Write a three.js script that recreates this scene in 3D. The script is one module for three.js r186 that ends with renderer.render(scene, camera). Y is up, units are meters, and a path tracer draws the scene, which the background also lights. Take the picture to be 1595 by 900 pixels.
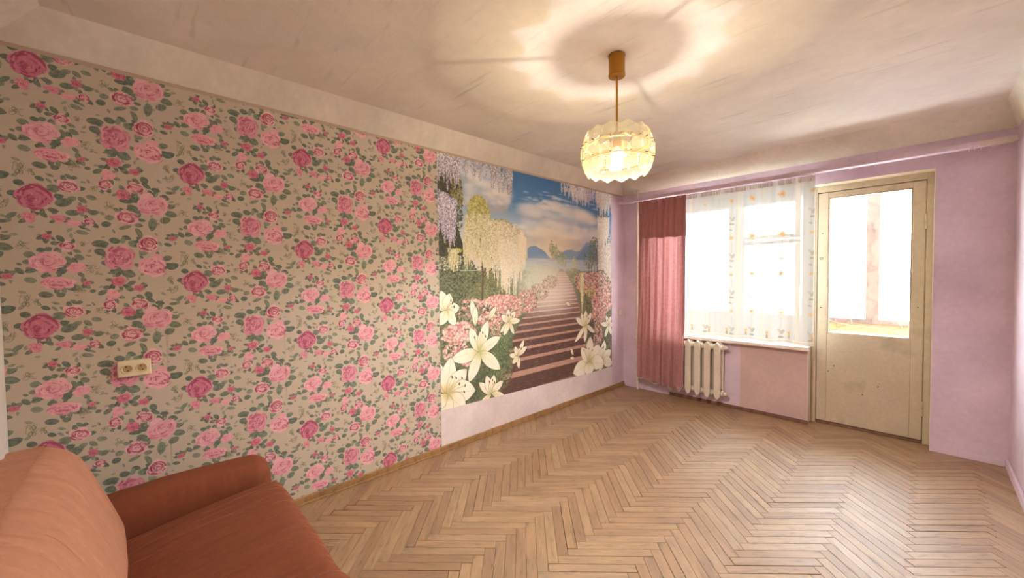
import * as THREE from 'three';
import { RoundedBoxGeometry } from 'three/addons/geometries/RoundedBoxGeometry.js';
import { mergeGeometries } from 'three/addons/utils/BufferGeometryUtils.js';
import { ImprovedNoise } from 'three/addons/math/ImprovedNoise.js';

// ---------------------------------------------------------------- camera, sky, exposure
const scene = new THREE.Scene();
const camera = new THREE.PerspectiveCamera(73.018, 1595 / 900, 0.02, 200);
camera.rotation.order = 'YXZ';
camera.position.set(2.6666, 1.4116, 4.4833);
camera.rotation.set(-0.03166, 0.81381, -0.01116);
camera.updateMatrixWorld(true);
scene.background = new THREE.Color(0.93, 1.0, 1.08);      // overcast white sky
scene.backgroundIntensity = 6.9;
const renderer = new THREE.WebGLRenderer({ antialias: true });
renderer.toneMapping = THREE.LinearToneMapping;
renderer.toneMappingExposure = 4.0;
renderer.shadowMap.enabled = true;
const LAMP = { color: new THREE.Color(1.0, 0.925, 0.81), up: 0.42, down: 2.4 };

// ---------------------------------------------------------------- helpers
let seed = 20240611;
const rnd = () => { seed = (seed + 0x6d2b79f5) | 0; let t = Math.imul(seed ^ (seed >>> 15), 1 | seed); t = (t + Math.imul(t ^ (t >>> 7), 61 | t)) ^ t; return ((t ^ (t >>> 14)) >>> 0) / 4294967296; };
const rr = (a, b) => a + (b - a) * rnd();
const N3 = new ImprovedNoise();
const noise = (x, y, z = 0) => N3.noise(x, y, z);
const fbm = (x, y, z = 0, o = 4) => { let s = 0, a = 0.5; for (let i = 0; i < o; i++) { s += a * noise(x, y, z + i * 7.3); x *= 2.03; y *= 2.03; a *= 0.5; } return s; };
const used = {};
function numbered(n) { const k = used[n] = (used[n] ?? -1) + 1; return k ? n + '_' + String(k).padStart(3, '0') : n; }
function mesh(name, geo, mat, parent = scene) {
  const m = new THREE.Mesh(geo, mat); m.name = numbered(name); m.castShadow = m.receiveShadow = true; parent.add(m); return m;
}
function structure(name, geo, mat) { const m = mesh(name, geo, mat); m.userData.kind = 'structure'; return m; }
function tag(o, label, category, group) { o.userData.label = label; o.userData.category = category; if (group) o.userData.group = group; return o; }
function thing(name, label, category, [x, y, z] = [0, 0, 0], group) {
  const g = new THREE.Group(); g.name = numbered(name); g.position.set(x, y, z); scene.add(g); return tag(g, label, category, group);
}
// uv in metres from the dominant direction of each face
function uvm(g) {
  const n = g.index ? g.toNonIndexed() : g; if (!n.attributes.normal) n.computeVertexNormals();
  const p = n.attributes.position, uv = new Float32Array(p.count * 2), a = new THREE.Vector3(), b = new THREE.Vector3(), c = new THREE.Vector3();
  for (let i = 0; i < p.count; i += 3) {
    a.fromBufferAttribute(p, i); b.fromBufferAttribute(p, i + 1).sub(a); c.fromBufferAttribute(p, i + 2).sub(a); b.cross(c);
    const x = Math.abs(b.x), y = Math.abs(b.y), z = Math.abs(b.z);
    for (let k = i; k < i + 3; k++) {
      const X = p.getX(k), Y = p.getY(k), Z = p.getZ(k);
      const [u, v] = x >= y && x >= z ? [Z, Y] : y >= z ? [X, Z] : [X, Y];
      uv[k * 2] = u; uv[k * 2 + 1] = v;
    }
  }
  n.setAttribute('uv', new THREE.BufferAttribute(uv, 2)); return n;
}
// a box given by its two corners; r rounds its edges
function box(x0, y0, z0, x1, y1, z1, r = 0) {
  const w = x1 - x0, h = y1 - y0, d = z1 - z0;
  const g = r ? new RoundedBoxGeometry(w, h, d, 2, Math.min(r, w / 2.01, h / 2.01, d / 2.01)) : new THREE.BoxGeometry(w, h, d);
  g.translate((x0 + x1) / 2, (y0 + y1) / 2, (z0 + z1) / 2); return uvm(g);
}
const join = (list) => mergeGeometries(list.map((g) => (g.index ? g.toNonIndexed() : g)));
function quads(list) {           // flat four-cornered faces
  const p = []; for (const [a, b, c, d] of list) p.push(...a, ...b, ...c, ...a, ...c, ...d);
  const g = new THREE.BufferGeometry(); g.setAttribute('position', new THREE.BufferAttribute(new Float32Array(p), 3)); g.computeVertexNormals(); return uvm(g);
}
function tube(pts, r, seg = 40, rad = 12) { return new THREE.TubeGeometry(new THREE.CatmullRomCurve3(pts.map((p) => new THREE.Vector3(...p)), false, 'catmullrom', 0.2), seg, r, rad, false); }
function lathe(prof, n = 28) { return new THREE.LatheGeometry(prof.map(([r, y]) => new THREE.Vector2(r, y)), n); }
const put = (g, x, y, z, ry = 0, rx = 0, rz = 0) => { if (rx) g.rotateX(rx); if (rz) g.rotateZ(rz); if (ry) g.rotateY(ry); g.translate(x, y, z); return g; };

// ---------------------------------------------------------------- textures
function dataTex(w, h, fn, { srgb = true, rep = [1, 1] } = {}) {
  const d = new Uint8Array(w * h * 4);
  for (let y = 0; y < h; y++) for (let x = 0; x < w; x++) { const c = fn(x / w, y / h), o = (y * w + x) * 4; for (let k = 0; k < 3; k++) d[o + k] = Math.max(0, Math.min(255, (c.length ? c[k] : c) * 255)); d[o + 3] = 255; }
  const t = new THREE.DataTexture(d, w, h); t.wrapS = t.wrapT = THREE.RepeatWrapping; t.magFilter = t.minFilter = THREE.LinearFilter; if (srgb) t.colorSpace = THREE.SRGBColorSpace;
  t.repeat.set(...rep); t.needsUpdate = true; return t;
}
function canvasTex(w, h, draw) {
  const c = document.createElement('canvas'); c.width = w; c.height = h; draw(c.getContext('2d'), w, h);
  const t = new THREE.CanvasTexture(c); t.colorSpace = THREE.SRGBColorSpace; t.wrapS = t.wrapT = THREE.RepeatWrapping; t.magFilter = THREE.LinearFilter; return t;
}
// periodic noise: blends four shifted copies so that the tile repeats without seams
const tiled = (f) => (u, v) => { const a = (1 - u) * (1 - v), b = u * (1 - v), c = (1 - u) * v, d = u * v; const s = Math.sqrt(a * a + b * b + c * c + d * d); return (a * f(u, v) + b * f(u - 1, v) + c * f(u, v - 1) + d * f(u - 1, v - 1)) / s; };
const blotch = tiled((u, v) => fbm(u * 5, v * 5, 1.5, 5));
const fine = tiled((u, v) => fbm(u * 60, v * 60, 4.5, 3));
const streaks = tiled((u, v) => fbm(u * 6, v * 70, 9.5, 4));
const paintMap = dataTex(512, 512, (u, v) => { const b = 0.93 + 0.10 * blotch(u, v) + 0.05 * fine(u, v); return [b, b * (1 + 0.02 * blotch(v, u)), b]; }, { rep: [0.6, 0.6] });
const paintBump = dataTex(512, 512, (u, v) => 0.5 + 0.5 * fine(u, v) + 0.35 * blotch(u, v), { srgb: false, rep: [1.3, 1.3] });
const whitewash = dataTex(1024, 1024, (u, v) => { const s = streaks(u, v), b = 0.94 + 0.10 * blotch(u, v) - 0.32 * Math.max(0, s - 0.22) + 0.03 * fine(u, v); return [b, b * 0.992, b * (0.985 + 0.03 * blotch(v + 0.3, u))]; }, { rep: [0.4, 0.4] });
const oldPaint = dataTex(512, 512, (u, v) => { const b = 0.95 + 0.07 * blotch(u, v) + 0.06 * fine(u, v), s = Math.max(0, blotch(u * 0.99, v) * 1.6 - 0.35), k = 1 - 0.3 * s; return [b * k, b * k * 0.99, b * k * 0.97]; }, { rep: [0.8, 0.8] });
const velvet = tiled((u, v) => fbm(u * 22, v * 22, 2.2, 4));
const creaseLines = tiled((u, v) => fbm(u * 34 + 0.6 * fbm(u * 3, v * 3, 1, 2), v * 2.6, 12.2, 3));
const velvetMap = dataTex(512, 512, (u, v) => { const b = 0.94 + 0.045 * velvet(u, v) + 0.06 * fine(u, v) + 0.07 * creaseLines(u, v); return [b, b * 0.985, b * 0.97]; }, { rep: [1.4, 1.4] });
const creaseMap = dataTex(512, 512, (u, v) => { const s = creaseLines(u, v); return 0.5 - 1.5 * Math.pow(Math.max(0, s - 0.05), 1.3) + 0.06 * fine(u, v); }, { srgb: false, rep: [1.4, 1.4] });
const clothMap = dataTex(512, 512, (u, v) => { const b = 0.93 + 0.05 * Math.sin(v * 6.2832 * 90) * 0.4 + 0.11 * tiled((x, y) => fbm(x * 12, y * 40, 6.1, 4))(u, v) + 0.06 * fine(u, v); return [b, b * 0.98, b * 0.98]; }, { rep: [1.6, 1.6] });
function woodTex(k, w = 128, h = 1024) {
  const cx = 0.5 + 0.5 * Math.sin(k * 2.3), cathedral = k % 3 === 0;
  return dataTex(w, h, (u, v) => {
    const x = u * 1.0, y = v * 8;
    const warp = fbm(x * 2 + k * 9, y * 0.45, k, 3);
    let ring = cathedral ? Math.abs(x - cx) * 7 + Math.pow(y - 4 + k % 2, 2) * 0.12 + warp * 2.2 : x * 9 + warp * 2.6;
    ring = ring - Math.floor(ring);
    const line = Math.pow(ring, 3) * 0.16, pore = Math.max(0, noise(x * 70 + k, y * 3.2, 3 + k)) * 0.16, tone = fbm(x * 1.5, y * 0.5 + k * 3, 8, 3) * 0.16, dirt = Math.max(0, fbm(x * 3 + 5 * k, y * 1.1, 17, 4) - 0.12) * 0.75;
    const b = 1.0 + tone - line - pore - dirt;
    return [b * 0.93, b * 0.905 - line * 0.1, b * 0.87 - line * 0.2];
  });
}
const woodMaps = [0, 1, 2, 3, 4, 5].map((k) => woodTex(k));
const woodBump = dataTex(128, 1024, (u, v) => 0.6 + 0.5 * noise(u * 60, v * 26, 2) + 0.3 * fbm(u * 4, v * 5, 6, 3), { srgb: false });
// ---------------------------------------------------------------- wallpaper and mural print
const blob = (c, x, y, rx, ry, rot, fill) => { c.fillStyle = fill; c.beginPath(); c.ellipse(x, y, Math.max(0.002, rx), Math.max(0.002, ry), rot, 0, 6.2832); c.fill(); };
const mixc = (a, b, t) => `rgb(${[0, 1, 2].map((k) => Math.round(a[k] + (b[k] - a[k]) * t)).join()})`;
const mixv = (a, b, t) => a.map((v, k) => v + (b[k] - v) * t);
function patch(c, x, y, rx, ry, rot, ca, cb) {   // a dab built of many short curved strokes
  c.save(); c.translate(x, y); c.rotate(rot); c.scale(rx, ry);
  for (let i = 0; i < 16; i++) { const a = rr(0, 6.28), q = Math.sqrt(rnd()) * 0.75; c.globalAlpha = rr(0.3, 0.8); c.strokeStyle = mixc(ca, cb, rr(0, 0.9)); c.lineWidth = rr(0.14, 0.4); c.beginPath(); c.ellipse(Math.cos(a) * q, Math.sin(a) * q, rr(0.2, 0.5), rr(0.15, 0.4), rr(0, 3), a, a + rr(0.8, 2.2)); c.stroke(); }
  c.restore(); c.globalAlpha = 0.85;
}
function rose(c, x, y, rx, ry, kind, rot) {
  const P = {
    D: [[196, 92, 122], [232, 154, 174], [138, 36, 72], 0.95], M: [[212, 118, 142], [242, 178, 190], [146, 36, 74], 0.75], L: [[232, 150, 166], [250, 196, 202], [176, 60, 90], 0.5],
    Q: [[234, 152, 168], [250, 198, 204], [150, 36, 70], 0.5], Q2: [[230, 146, 164], [248, 192, 200], [172, 56, 88], 0.55], d: [[224, 156, 166], [250, 212, 210], [150, 30, 64], 1.05],
    b: [[200, 86, 112], [234, 150, 164], [130, 28, 58], 0.65], p: [[218, 122, 144], [244, 176, 188], [180, 62, 92], 0.5], s: [[234, 150, 166], [250, 190, 198], [206, 104, 130], 0.35], F: [[232, 146, 164], [250, 190, 198], [156, 36, 72], 0.65],
  }[kind];
  const [mid, lite, dark, contrast] = P;
  c.save(); c.translate(x, y); c.rotate(rot); c.scale(rx, ry);
  const petals = kind === 's' || kind === 'p' ? 6 : 9;
  for (let i = 0; i < petals; i++) {             // ragged outer petals
    const a = i / petals * 6.2832 + rr(-0.4, 0.4), R = rr(0.5, 0.82), w = rr(0.2, 0.42);
    blob(c, Math.cos(a) * R, Math.sin(a) * R, w, w * rr(0.6, 0.95), a + 1.57 + rr(-0.4, 0.4), mixc(mid, lite, rr(0, 0.8)));
  }
  blob(c, 0, 0, 0.72, 0.72, 0, mixc(mid, lite, 0.35));
  const cx = kind === 'D' || kind === 'M' ? -0.24 : kind === 'Q' ? 0.22 : 0, cy = kind === 'Q' ? 0.34 : kind === 'D' ? 0.16 : kind === 'L' ? -0.25 : 0.05;
  c.lineCap = 'round';
  const strokes = rx > 30 ? 90 : 42;
  for (let i = 0; i < strokes; i++) {            // brush strokes circling the heart
    const t = Math.pow(rnd(), 0.7), a = rr(0, 6.2832), len = rr(0.2, 0.75), r = 0.08 + t * 0.8, k = rnd();
    const ox = cx * (1 - t) + rr(-0.16, 0.16) * t, oy = cy * (1 - t) + rr(-0.16, 0.16) * t;
    c.strokeStyle = k < 0.36 * contrast + 0.06 ? mixc(mid, dark, rr(0.3, 1) * (t < 0.55 ? 1 : 0.75)) : mixc(mid, lite, rr(0.2, 1.1));
    c.globalAlpha = rr(0.35, 0.85); c.lineWidth = rr(0.04, 0.13) * (kind === 'd' ? 1.1 : 1);
    c.beginPath(); c.ellipse(ox, oy, r, r * rr(0.6, 1), rr(-0.7, 0.7), a, a + len); c.stroke();
  }
  for (let i = 0; i < (rx > 30 ? 7 : 3); i++) { const a = rr(0, 6.28), q = rr(0.25, 0.85); c.globalAlpha = 0.6; blob(c, Math.cos(a) * q, Math.sin(a) * q, rr(0.05, 0.16), rr(0.03, 0.07), a + rr(0.9, 2.2), mixc(dark, mid, rr(0, 0.5))); }
  for (let i = 0; i < (rx > 30 ? 6 : 3); i++) { const a = rr(0, 6.28); c.globalAlpha = 0.85; blob(c, Math.cos(a) * 0.98, Math.sin(a) * 0.98, rr(0.05, 0.14), rr(0.02, 0.05), a + rr(-0.6, 0.6), 'rgb(203,187,165)'); }
  c.globalAlpha = 1;
  if (kind === 'd') for (let i = 0; i < 10; i++) { const a = rr(0, 6.28), r = rr(0.4, 0.85); c.strokeStyle = mixc(dark, mid, rr(0, 0.4)); c.lineWidth = rr(0.08, 0.17); c.globalAlpha = 0.85; c.beginPath(); c.ellipse(0, 0, r, r * 0.9, 0, a, a + rr(0.4, 1.1)); c.stroke(); }
  c.globalAlpha = 0.85;
  if (kind === 'D') { patch(c, cx, cy, 0.3, 0.24, 0.2, mixv(dark, mid, 0.35), mid); patch(c, cx - 0.03, cy, 0.15, 0.12, 0, mixv(dark, mid, 0), mid); for (let i = 0; i < 12; i++) { const a = rr(2.2, 5.4); c.strokeStyle = mixc(dark, mid, rr(0.1, 0.7)); c.lineWidth = rr(0.06, 0.14); c.beginPath(); c.ellipse(0, 0, rr(0.6, 0.92), rr(0.6, 0.9), 0, a, a + 0.6); c.stroke(); } }
  if (kind === 'M') { patch(c, -0.42, 0.38, 0.3, 0.2, 0.3, mixv(dark, mid, 0.15), mid); patch(c, -0.62, 0.02, 0.14, 0.24, 0.4, mixv(dark, mid, 0.35), mid); patch(c, -0.1, -0.55, 0.4, 0.1, 0.5, mixv(dark, mid, 0.5), mid); }
  if (kind === 'L') { patch(c, -0.25, -0.28, 0.22, 0.15, -0.4, mixv(dark, mid, 0.1), mid); patch(c, -0.18, -0.42, 0.4, 0.08, -0.2, mixv(dark, mid, 0.5), mid); }
  if (kind === 'Q') { patch(c, 0.34, 0.42, 0.3, 0.24, 0, mixv(dark, mid, 0.05), mid); patch(c, -0.5, 0.42, 0.26, 0.12, 0.4, mixv(dark, mid, 0.2), mid); patch(c, 0.4, 0.4, 0.12, 0.1, 0, mixv(mid, lite, 0.4), lite); }
  if (kind === 'Q2') { patch(c, 0.5, 0.1, 0.14, 0.34, 0.5, mixv(dark, mid, 0.1), mid); patch(c, 0.1, 0.35, 0.35, 0.08, 0.3, mixv(dark, mid, 0.4), mid); }
  if (kind === 'F') { patch(c, 0.0, 0.28, 0.5, 0.14, 0, mixv(dark, mid, 0.1), mid); patch(c, -0.7, -0.2, 0.14, 0.3, 0.3, mixv(dark, mid, 0.3), mid); patch(c, 0.72, 0.0, 0.16, 0.3, -0.2, mixv(dark, mid, 0.25), mid); }
  if (kind === 'b' || kind === 'p') patch(c, 0.05, 0.1, 0.35, 0.25, 0.3, mixv(dark, mid, 0.3), mid);
  c.globalAlpha = 1; c.restore();
}
function leaf(c, x, y, rx, ry, rot, faint) {
  const g = [[98, 118, 102], [116, 136, 116], [82, 104, 92], [130, 144, 122], [106, 126, 112]][Math.floor(rnd() * 5)];
  c.save(); c.translate(x, y); c.rotate(rot); c.scale(rx, ry);
  const shape = () => { c.beginPath(); c.moveTo(-1.05, 0.05); c.bezierCurveTo(-0.9, -1.05, 0.5, -1.25, 1.1, -0.1); c.bezierCurveTo(0.75, 1.0, -0.7, 1.15, -1.05, 0.05); };
  c.globalAlpha = faint ? 0.42 : 0.9; c.fillStyle = mixc(g, [50, 62, 52], rr(0, 0.35)); shape(); c.fill(); shape(); c.clip();
  for (let i = 0; i < 9; i++) { c.globalAlpha = rr(0.15, 0.5); blob(c, rr(-0.8, 0.8), rr(-0.7, 0.7), rr(0.15, 0.5), rr(0.12, 0.35), rr(-0.6, 0.6), rnd() < 0.5 ? mixc(g, [158, 164, 130], rr(0.3, 0.9)) : mixc(g, [52, 64, 54], rr(0.3, 0.9))); }
  c.globalAlpha = 0.5; c.strokeStyle = mixc(g, [170, 172, 138], 0.6); c.lineWidth = 0.1; c.beginPath(); c.moveTo(-1, 0.05); c.quadraticCurveTo(0, -0.15, 1, -0.05); c.stroke();
  c.restore(); c.globalAlpha = 1;
}
function sprig(c, x, y, rx, ry, rot) {
  c.save(); c.translate(x, y); c.rotate(rot); c.lineCap = 'round';
  for (let i = 0; i < 5; i++) { const a = rr(0, 6.28), X = Math.cos(a) * rx * 0.55, Y = Math.sin(a) * ry * 0.55; c.globalAlpha = 0.8; c.strokeStyle = mixc([92, 104, 74], [140, 134, 100], rnd()); c.lineWidth = 3; c.beginPath(); c.ellipse(X, Y, Math.min(rx, ry) * 0.5, Math.min(rx, ry) * 0.28, a, 0, rr(4, 6.28)); c.stroke(); }
  for (let i = 0; i < 4; i++) { c.beginPath(); c.moveTo(rr(-rx, rx), rr(-ry, ry)); c.quadraticCurveTo(rr(-rx, rx), rr(-ry, ry), rr(-rx, rx), rr(-ry, ry)); c.stroke(); }
  c.restore(); c.globalAlpha = 1;
}
// one repeat of the wallpaper, 535 x 567 mm, dropping 189 mm from strip to strip: [kind,] across, up, half width, half height, turn
const ROSES = [["D", 125, 560, 52, 61, 0], ["d", 223, 56, 33, 32, 10], ["b", 261, 525, 16, 19, 0], ["p", 188, 476, 24, 19, 10], ["p", 105, 475, 21, 25, 0], ["d", 282, 469, 20, 19, 0], ["s", 237, 459, 26, 15, 0], ["b", 153, 395, 14, 15, 0], ["d", 212, 352, 27, 25, 10], ["L", 152, 281, 48, 47, -10], ["s", 235, 256, 29, 26, -15], ["F", 174, 187, 48, 31, 5], ["b", 265, 186, 13, 11, 0], ["b", 38, 220, 16, 13, 0], ["M", 380, 310, 52, 64, 0], ["d", 480, 376, 37, 41, 0], ["Q", 496, 265, 50, 56, 0], ["b", 370, 190, 25, 24, 0], ["b", 440, 158, 19, 17, 0], ["s", 351, 130, 24, 27, 0], ["d", 337, 82, 24, 26, 0], ["b", 398, 44, 25, 23, 10], ["d", 441, 79, 31, 27, 5], ["Q2", 504, 2, 57, 56, -15], ["d", 409, 500, 38, 35, 0]];
const LEAVES = [[81, 52, 15, 15, 20], [177, 40, 21, 20, 10], [62, 6, 14, 13, -10], [139, 78, 14, 11, 20], [206, 549, 22, 27, 0], [231, 1, 13, 15, 0], [263, 0, 12, 17, 60], [292, 15, 17, 13, 0], [232, 505, 22, 16, 10], [297, 513, 14, 16, -20], [224, 100, 14, 9, 20], [240, 97, 11, 8, 0], [174, 510, 16, 11, 20], [258, 418, 20, 12, -10], [57, 478, 19, 11, -20], [42, 453, 14, 9, 5], [191, 386, 12, 17, 70], [173, 365, 12, 10, 20], [100, 312, 16, 16, 10], [94, 280, 14, 12, 0], [100, 247, 11, 13, 20], [100, 201, 15, 18, 0], [71, 241, 12, 16, 70], [133, 333, 12, 13, 0], [155, 338, 11, 11, 0], [246, 304, 14, 16, 30], [213, 284, 14, 23, 80], [190, 242, 18, 19, -30], [143, 218, 13, 12, 0], [141, 136, 21, 16, 0], [185, 134, 13, 13, 15], [18, 187, 15, 10, 25], [71, 271, 8, 6, 10], [314, 369, 27, 19, 10], [362, 386, 17, 19, 0], [403, 402, 13, 16, 50], [449, 421, 10, 18, 90], [314, 330, 21, 19, 15], [328, 280, 14, 14, 0], [362, 238, 19, 20, 10], [404, 229, 23, 25, 20], [414, 183, 16, 11, -15], [403, 160, 14, 20, 40], [426, 374, 19, 19, 20], [462, 334, 18, 19, -10], [13, 117, 20, 16, 5], [33, 77, 24, 20, -5], [331, 163, 14, 11, -10], [315, 140, 17, 12, -20], [284, 148, 10, 9, 0], [444, 112, 17, 12, 25], [473, 123, 17, 17, 40], [480, 96, 19, 11, 20], [432, 544, 18, 26, 60], [436, 26, 22, 22, 20], [406, 12, 24, 12, -10], [12, 425, 16, 18, 20], [33, 343, 24, 19, -5], [12, 310, 19, 21, -40], [497, 474, 19, 30, 80], [348, 494, 15, 15, 10], [336, 462, 16, 16, 0], [399, 452, 23, 11, 0], [448, 466, 15, 12, 10], [447, 432, 12, 22, 60], [514, 80, 17, 12, 5], [459, 492, 14, 9, 0], [29, 451, 14, 9, 0]];
const SPRIGS = [[91, 109, 17, 25, 0], [245, 161, 19, 19, 0], [351, 550, 19, 21, 0], [119, 104, 14, 15, -30], [238, 163, 20, 24, 0], [84, 350, 20, 22, 0], [263, 367, 20, 11, 0], [286, 256, 27, 18, -20], [305, 229, 17, 10, 10], [83, 116, 19, 33, 0], [42, 524, 16, 29, 40], [306, 60, 24, 13, -40], [333, 508, 34, 7, 30], [27, 9, 13, 22, 0]];

const TW = 535, TH = 567, DROP = 189;
const wallpaper = canvasTex(1070, 1134, (c, w, h) => {
  c.fillStyle = 'rgb(203,187,165)'; c.fillRect(0, 0, w, h);
  for (let i = 0; i < 2600; i++) { c.globalAlpha = 0.05; blob(c, rr(0, w), rr(0, h), rr(6, 40), rr(4, 20), rr(0, 3), rnd() < 0.5 ? 'rgb(189,173,150)' : 'rgb(217,203,182)'); } c.globalAlpha = 1;
  const k = w / TW, each = (x, y, f) => { for (const [dx, dy] of [[0, 0], [TW, DROP], [-TW, -DROP]]) for (const o of [-TH * 2, -TH, 0, TH, TH * 2]) { const X = x - dx, Y = y - dy + o; if (X > -70 && X < TW + 70 && Y > -80 && Y < TH + 80) { const keep = seed; f(X * k, h - Y * k); seed = keep; } } rnd(); };
  for (const [x, y, a, b, r] of SPRIGS) each(x, y, (X, Y) => sprig(c, X, Y, a * k, b * k, r * 0.01745));
  for (let i = 0; i < 95; i++) { const x = rr(0, TW), y = rr(0, TH), a = rr(6, 13); each(x, y, (X, Y) => leaf(c, X, Y, a * k, a * 0.6 * k, a * 3, true)); }
  for (const [x, y, a, b, r] of LEAVES) { const turn = (r + rr(-25, 25)) * 0.01745; each(x, y, (X, Y) => leaf(c, X, Y, Math.max(a, b) * 1.0 * k, Math.min(a, b) * 1.02 * k, turn)); }
  for (const [t, x, y, a, b] of ROSES) for (let i = 0; i < (a > 40 ? 7 : 4); i++) { const an = rr(0, 6.28), q = rr(0.95, 1.35), L = rr(9, 17); each(x + Math.cos(an) * a * q, y + Math.sin(an) * b * q, (X, Y) => leaf(c, X, Y, L * k, L * 0.72 * k, -an + rr(-0.5, 0.5))); }
  for (const [t, x, y, a, b, r] of ROSES) each(x, y, (X, Y) => rose(c, X, Y, a * 1.1 * k, b * 1.02 * k, t, r * 0.01745));
  c.globalAlpha = 0.13; c.fillStyle = 'rgb(196,178,160)'; c.fillRect(0, 0, w, h);
  c.globalAlpha = 0.045; for (let y = 0; y < h; y += 4) { c.fillStyle = y % 8 ? '#fff' : '#000'; c.fillRect(0, y, w, 1); } c.globalAlpha = 1;
});
// the photo mural: a flower-lined flight of garden steps under a blue sky; s, t in thousandths of its width and height
const muralMap = canvasTex(2000, 1720, (c, w, h) => {
  const kx = w / 1000, ky = h / 1000;
  const X = (s) => s * kx, Y = (t) => t * ky;
  const soft = (s, t, rs, rt, rgb, a) => { c.save(); c.translate(X(s), Y(t)); c.scale(rs * kx, rt * ky); const g = c.createRadialGradient(0, 0, 0, 0, 0, 1); g.addColorStop(0, `rgba(${rgb},${a})`); g.addColorStop(0.55, `rgba(${rgb},${a * 0.62})`); g.addColorStop(1, `rgba(${rgb},0)`); c.fillStyle = g; c.fillRect(-1, -1, 2, 2); c.restore(); };
  const poly = (pts, fill) => { c.fillStyle = fill; c.beginPath(); pts.forEach(([s, t], i) => (i ? c.lineTo(X(s), Y(t)) : c.moveTo(X(s), Y(t)))); c.closePath(); c.fill(); };
  const pick = (l) => l[Math.floor(rnd() * l.length)];
  const dabs = (n, s, t, rs, rt, cols, size, a = 0.85, hang = 0) => { for (let i = 0; i < n; i++) { const q = Math.sqrt(rnd()), an = rr(0, 6.28); c.globalAlpha = a * rr(0.5, 1); blob(c, X(s + Math.cos(an) * q * rs), Y(t + Math.sin(an) * q * rt), size * rr(0.4, 1.3), size * rr(0.3, 1) * (1 + hang), rr(-0.5, 0.5), pick(cols)); } c.globalAlpha = 1; };
  // hanging racemes of blossom
  const strand = (s, t, len, wid, cols, a = 0.9) => { const n = Math.max(6, Math.round(len * 1.3)); for (let i = 0; i < n; i++) { const f = i / n, ww = wid * (1 - f * 0.8); c.globalAlpha = a * rr(0.45, 1); blob(c, X(s + rr(-ww, ww)), Y(t + f * len), rr(2, 6) * (1 - f * 0.4), rr(3, 8) * (1 - f * 0.35), rr(-0.4, 0.4), pick(cols)); } c.globalAlpha = 1; };
  const veil = (n, s0, s1, t0, t1, len, wid, cols, a) => { for (let i = 0; i < n; i++) { const f = rnd(); strand(s0 + (s1 - s0) * f, t0 + (t1 - t0) * f + rr(-24, 34), len * rr(0.4, 1.1), wid, cols, a); } };
  // sky
  let g = c.createLinearGradient(0, 0, 0, Y(440)); g.addColorStop(0, '#235f9e'); g.addColorStop(0.32, '#4380bd'); g.addColorStop(0.55, '#a9c2d6'); g.addColorStop(0.82, '#e6d8be'); g.addColorStop(1, '#d6d6cc');
  c.fillStyle = g; c.fillRect(0, 0, w, h);
  const cloud = (s, t, rs, rt, n) => { for (let i = 0; i < n; i++) { const a = rr(0, 6.28), q = Math.sqrt(rnd()), y = Math.sin(a) * q; soft(s + Math.cos(a) * q * rs, t + y * rt, rs * rr(0.16, 0.42), rt * rr(0.2, 0.5), y > 0.3 ? pick(['150,156,170', '176,178,184']) : pick(['252,244,230', '240,236,230', '222,220,218', '200,204,212']), rr(0.2, 0.6)); } };
  cloud(180, 120, 130, 90, 90); cloud(250, 155, 80, 46, 60); cloud(120, 60, 70, 40, 34); cloud(100, 190, 60, 40, 24);
  cloud(620, 175, 240, 58, 130); cloud(520, 260, 160, 60, 70); cloud(700, 265, 200, 70, 90); cloud(470, 120, 80, 18, 24); cloud(580, 95, 70, 14, 20);
  for (let i = 0; i < 26; i++) soft(rr(400, 880), rr(60, 130), rr(14, 50), rr(3, 9), '236,240,244', rr(0.2, 0.55));
  soft(771, 207, 60, 20, '110,150,190', 0.6); soft(540, 300, 200, 80, '250,226,180', 0.6); soft(650, 310, 160, 50, '255,236,200', 0.5);
  // mountains and lake
  poly([[405, 345], [422, 333], [452, 328], [470, 338], [505, 352], [533, 380], [560, 395], [405, 400]], '#6f93bb');
  poly([[560, 395], [600, 362], [640, 342], [683, 337], [715, 346], [745, 338], [793, 293], [850, 290], [900, 330], [900, 405]], '#7697b8');
  poly([[700, 398], [745, 350], [793, 312], [850, 300], [900, 350], [900, 405]], '#5f83a8');
  c.fillStyle = '#9fb6c4'; c.fillRect(X(395), Y(388), X(520), Y(60)); for (let i = 0; i < 60; i++) soft(rr(400, 890), rr(392, 440), rr(20, 60), 3, pick(['180,200,208', '120,150,175', '214,216,206']), 0.5);
  // far banks
  dabs(900, 470, 480, 120, 70, ['#9db68f', '#86a87e', '#b3c49c', '#7f9f86', '#a8b793'], 9, 0.7); dabs(400, 560, 450, 70, 26, ['#7c9a74', '#93ad86', '#b8b892'], 7, 0.7);
  for (const [s, t, H] of [[548, 335, 110], [575, 350, 95], [562, 360, 80], [615, 385, 66], [596, 380, 66], [632, 395, 50]]) { c.strokeStyle = '#c3ad92'; c.lineWidth = 5; c.beginPath(); c.moveTo(X(s), Y(t)); c.lineTo(X(s + 1), Y(t + H)); c.stroke(); dabs(130, s, t, 15, 36, ['#78895e', '#93a06c', '#647a54', '#b8b288'], 6, 0.75); }
  dabs(240, 700, 412, 14, 40, ['#cfd2a8', '#a9b685', '#e4dcb8', '#8fa172'], 6, 0.8);
  // right-hand dark trees
  dabs(420, 855, 340, 46, 80, ['#3f4a2f', '#566239', '#2f3a2a', '#6d7648', '#7d8a6a'], 8, 0.8); dabs(260, 810, 385, 42, 50, ['#4b5a3a', '#6a7850', '#39462f', '#8a9c86'], 7, 0.75);
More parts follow.
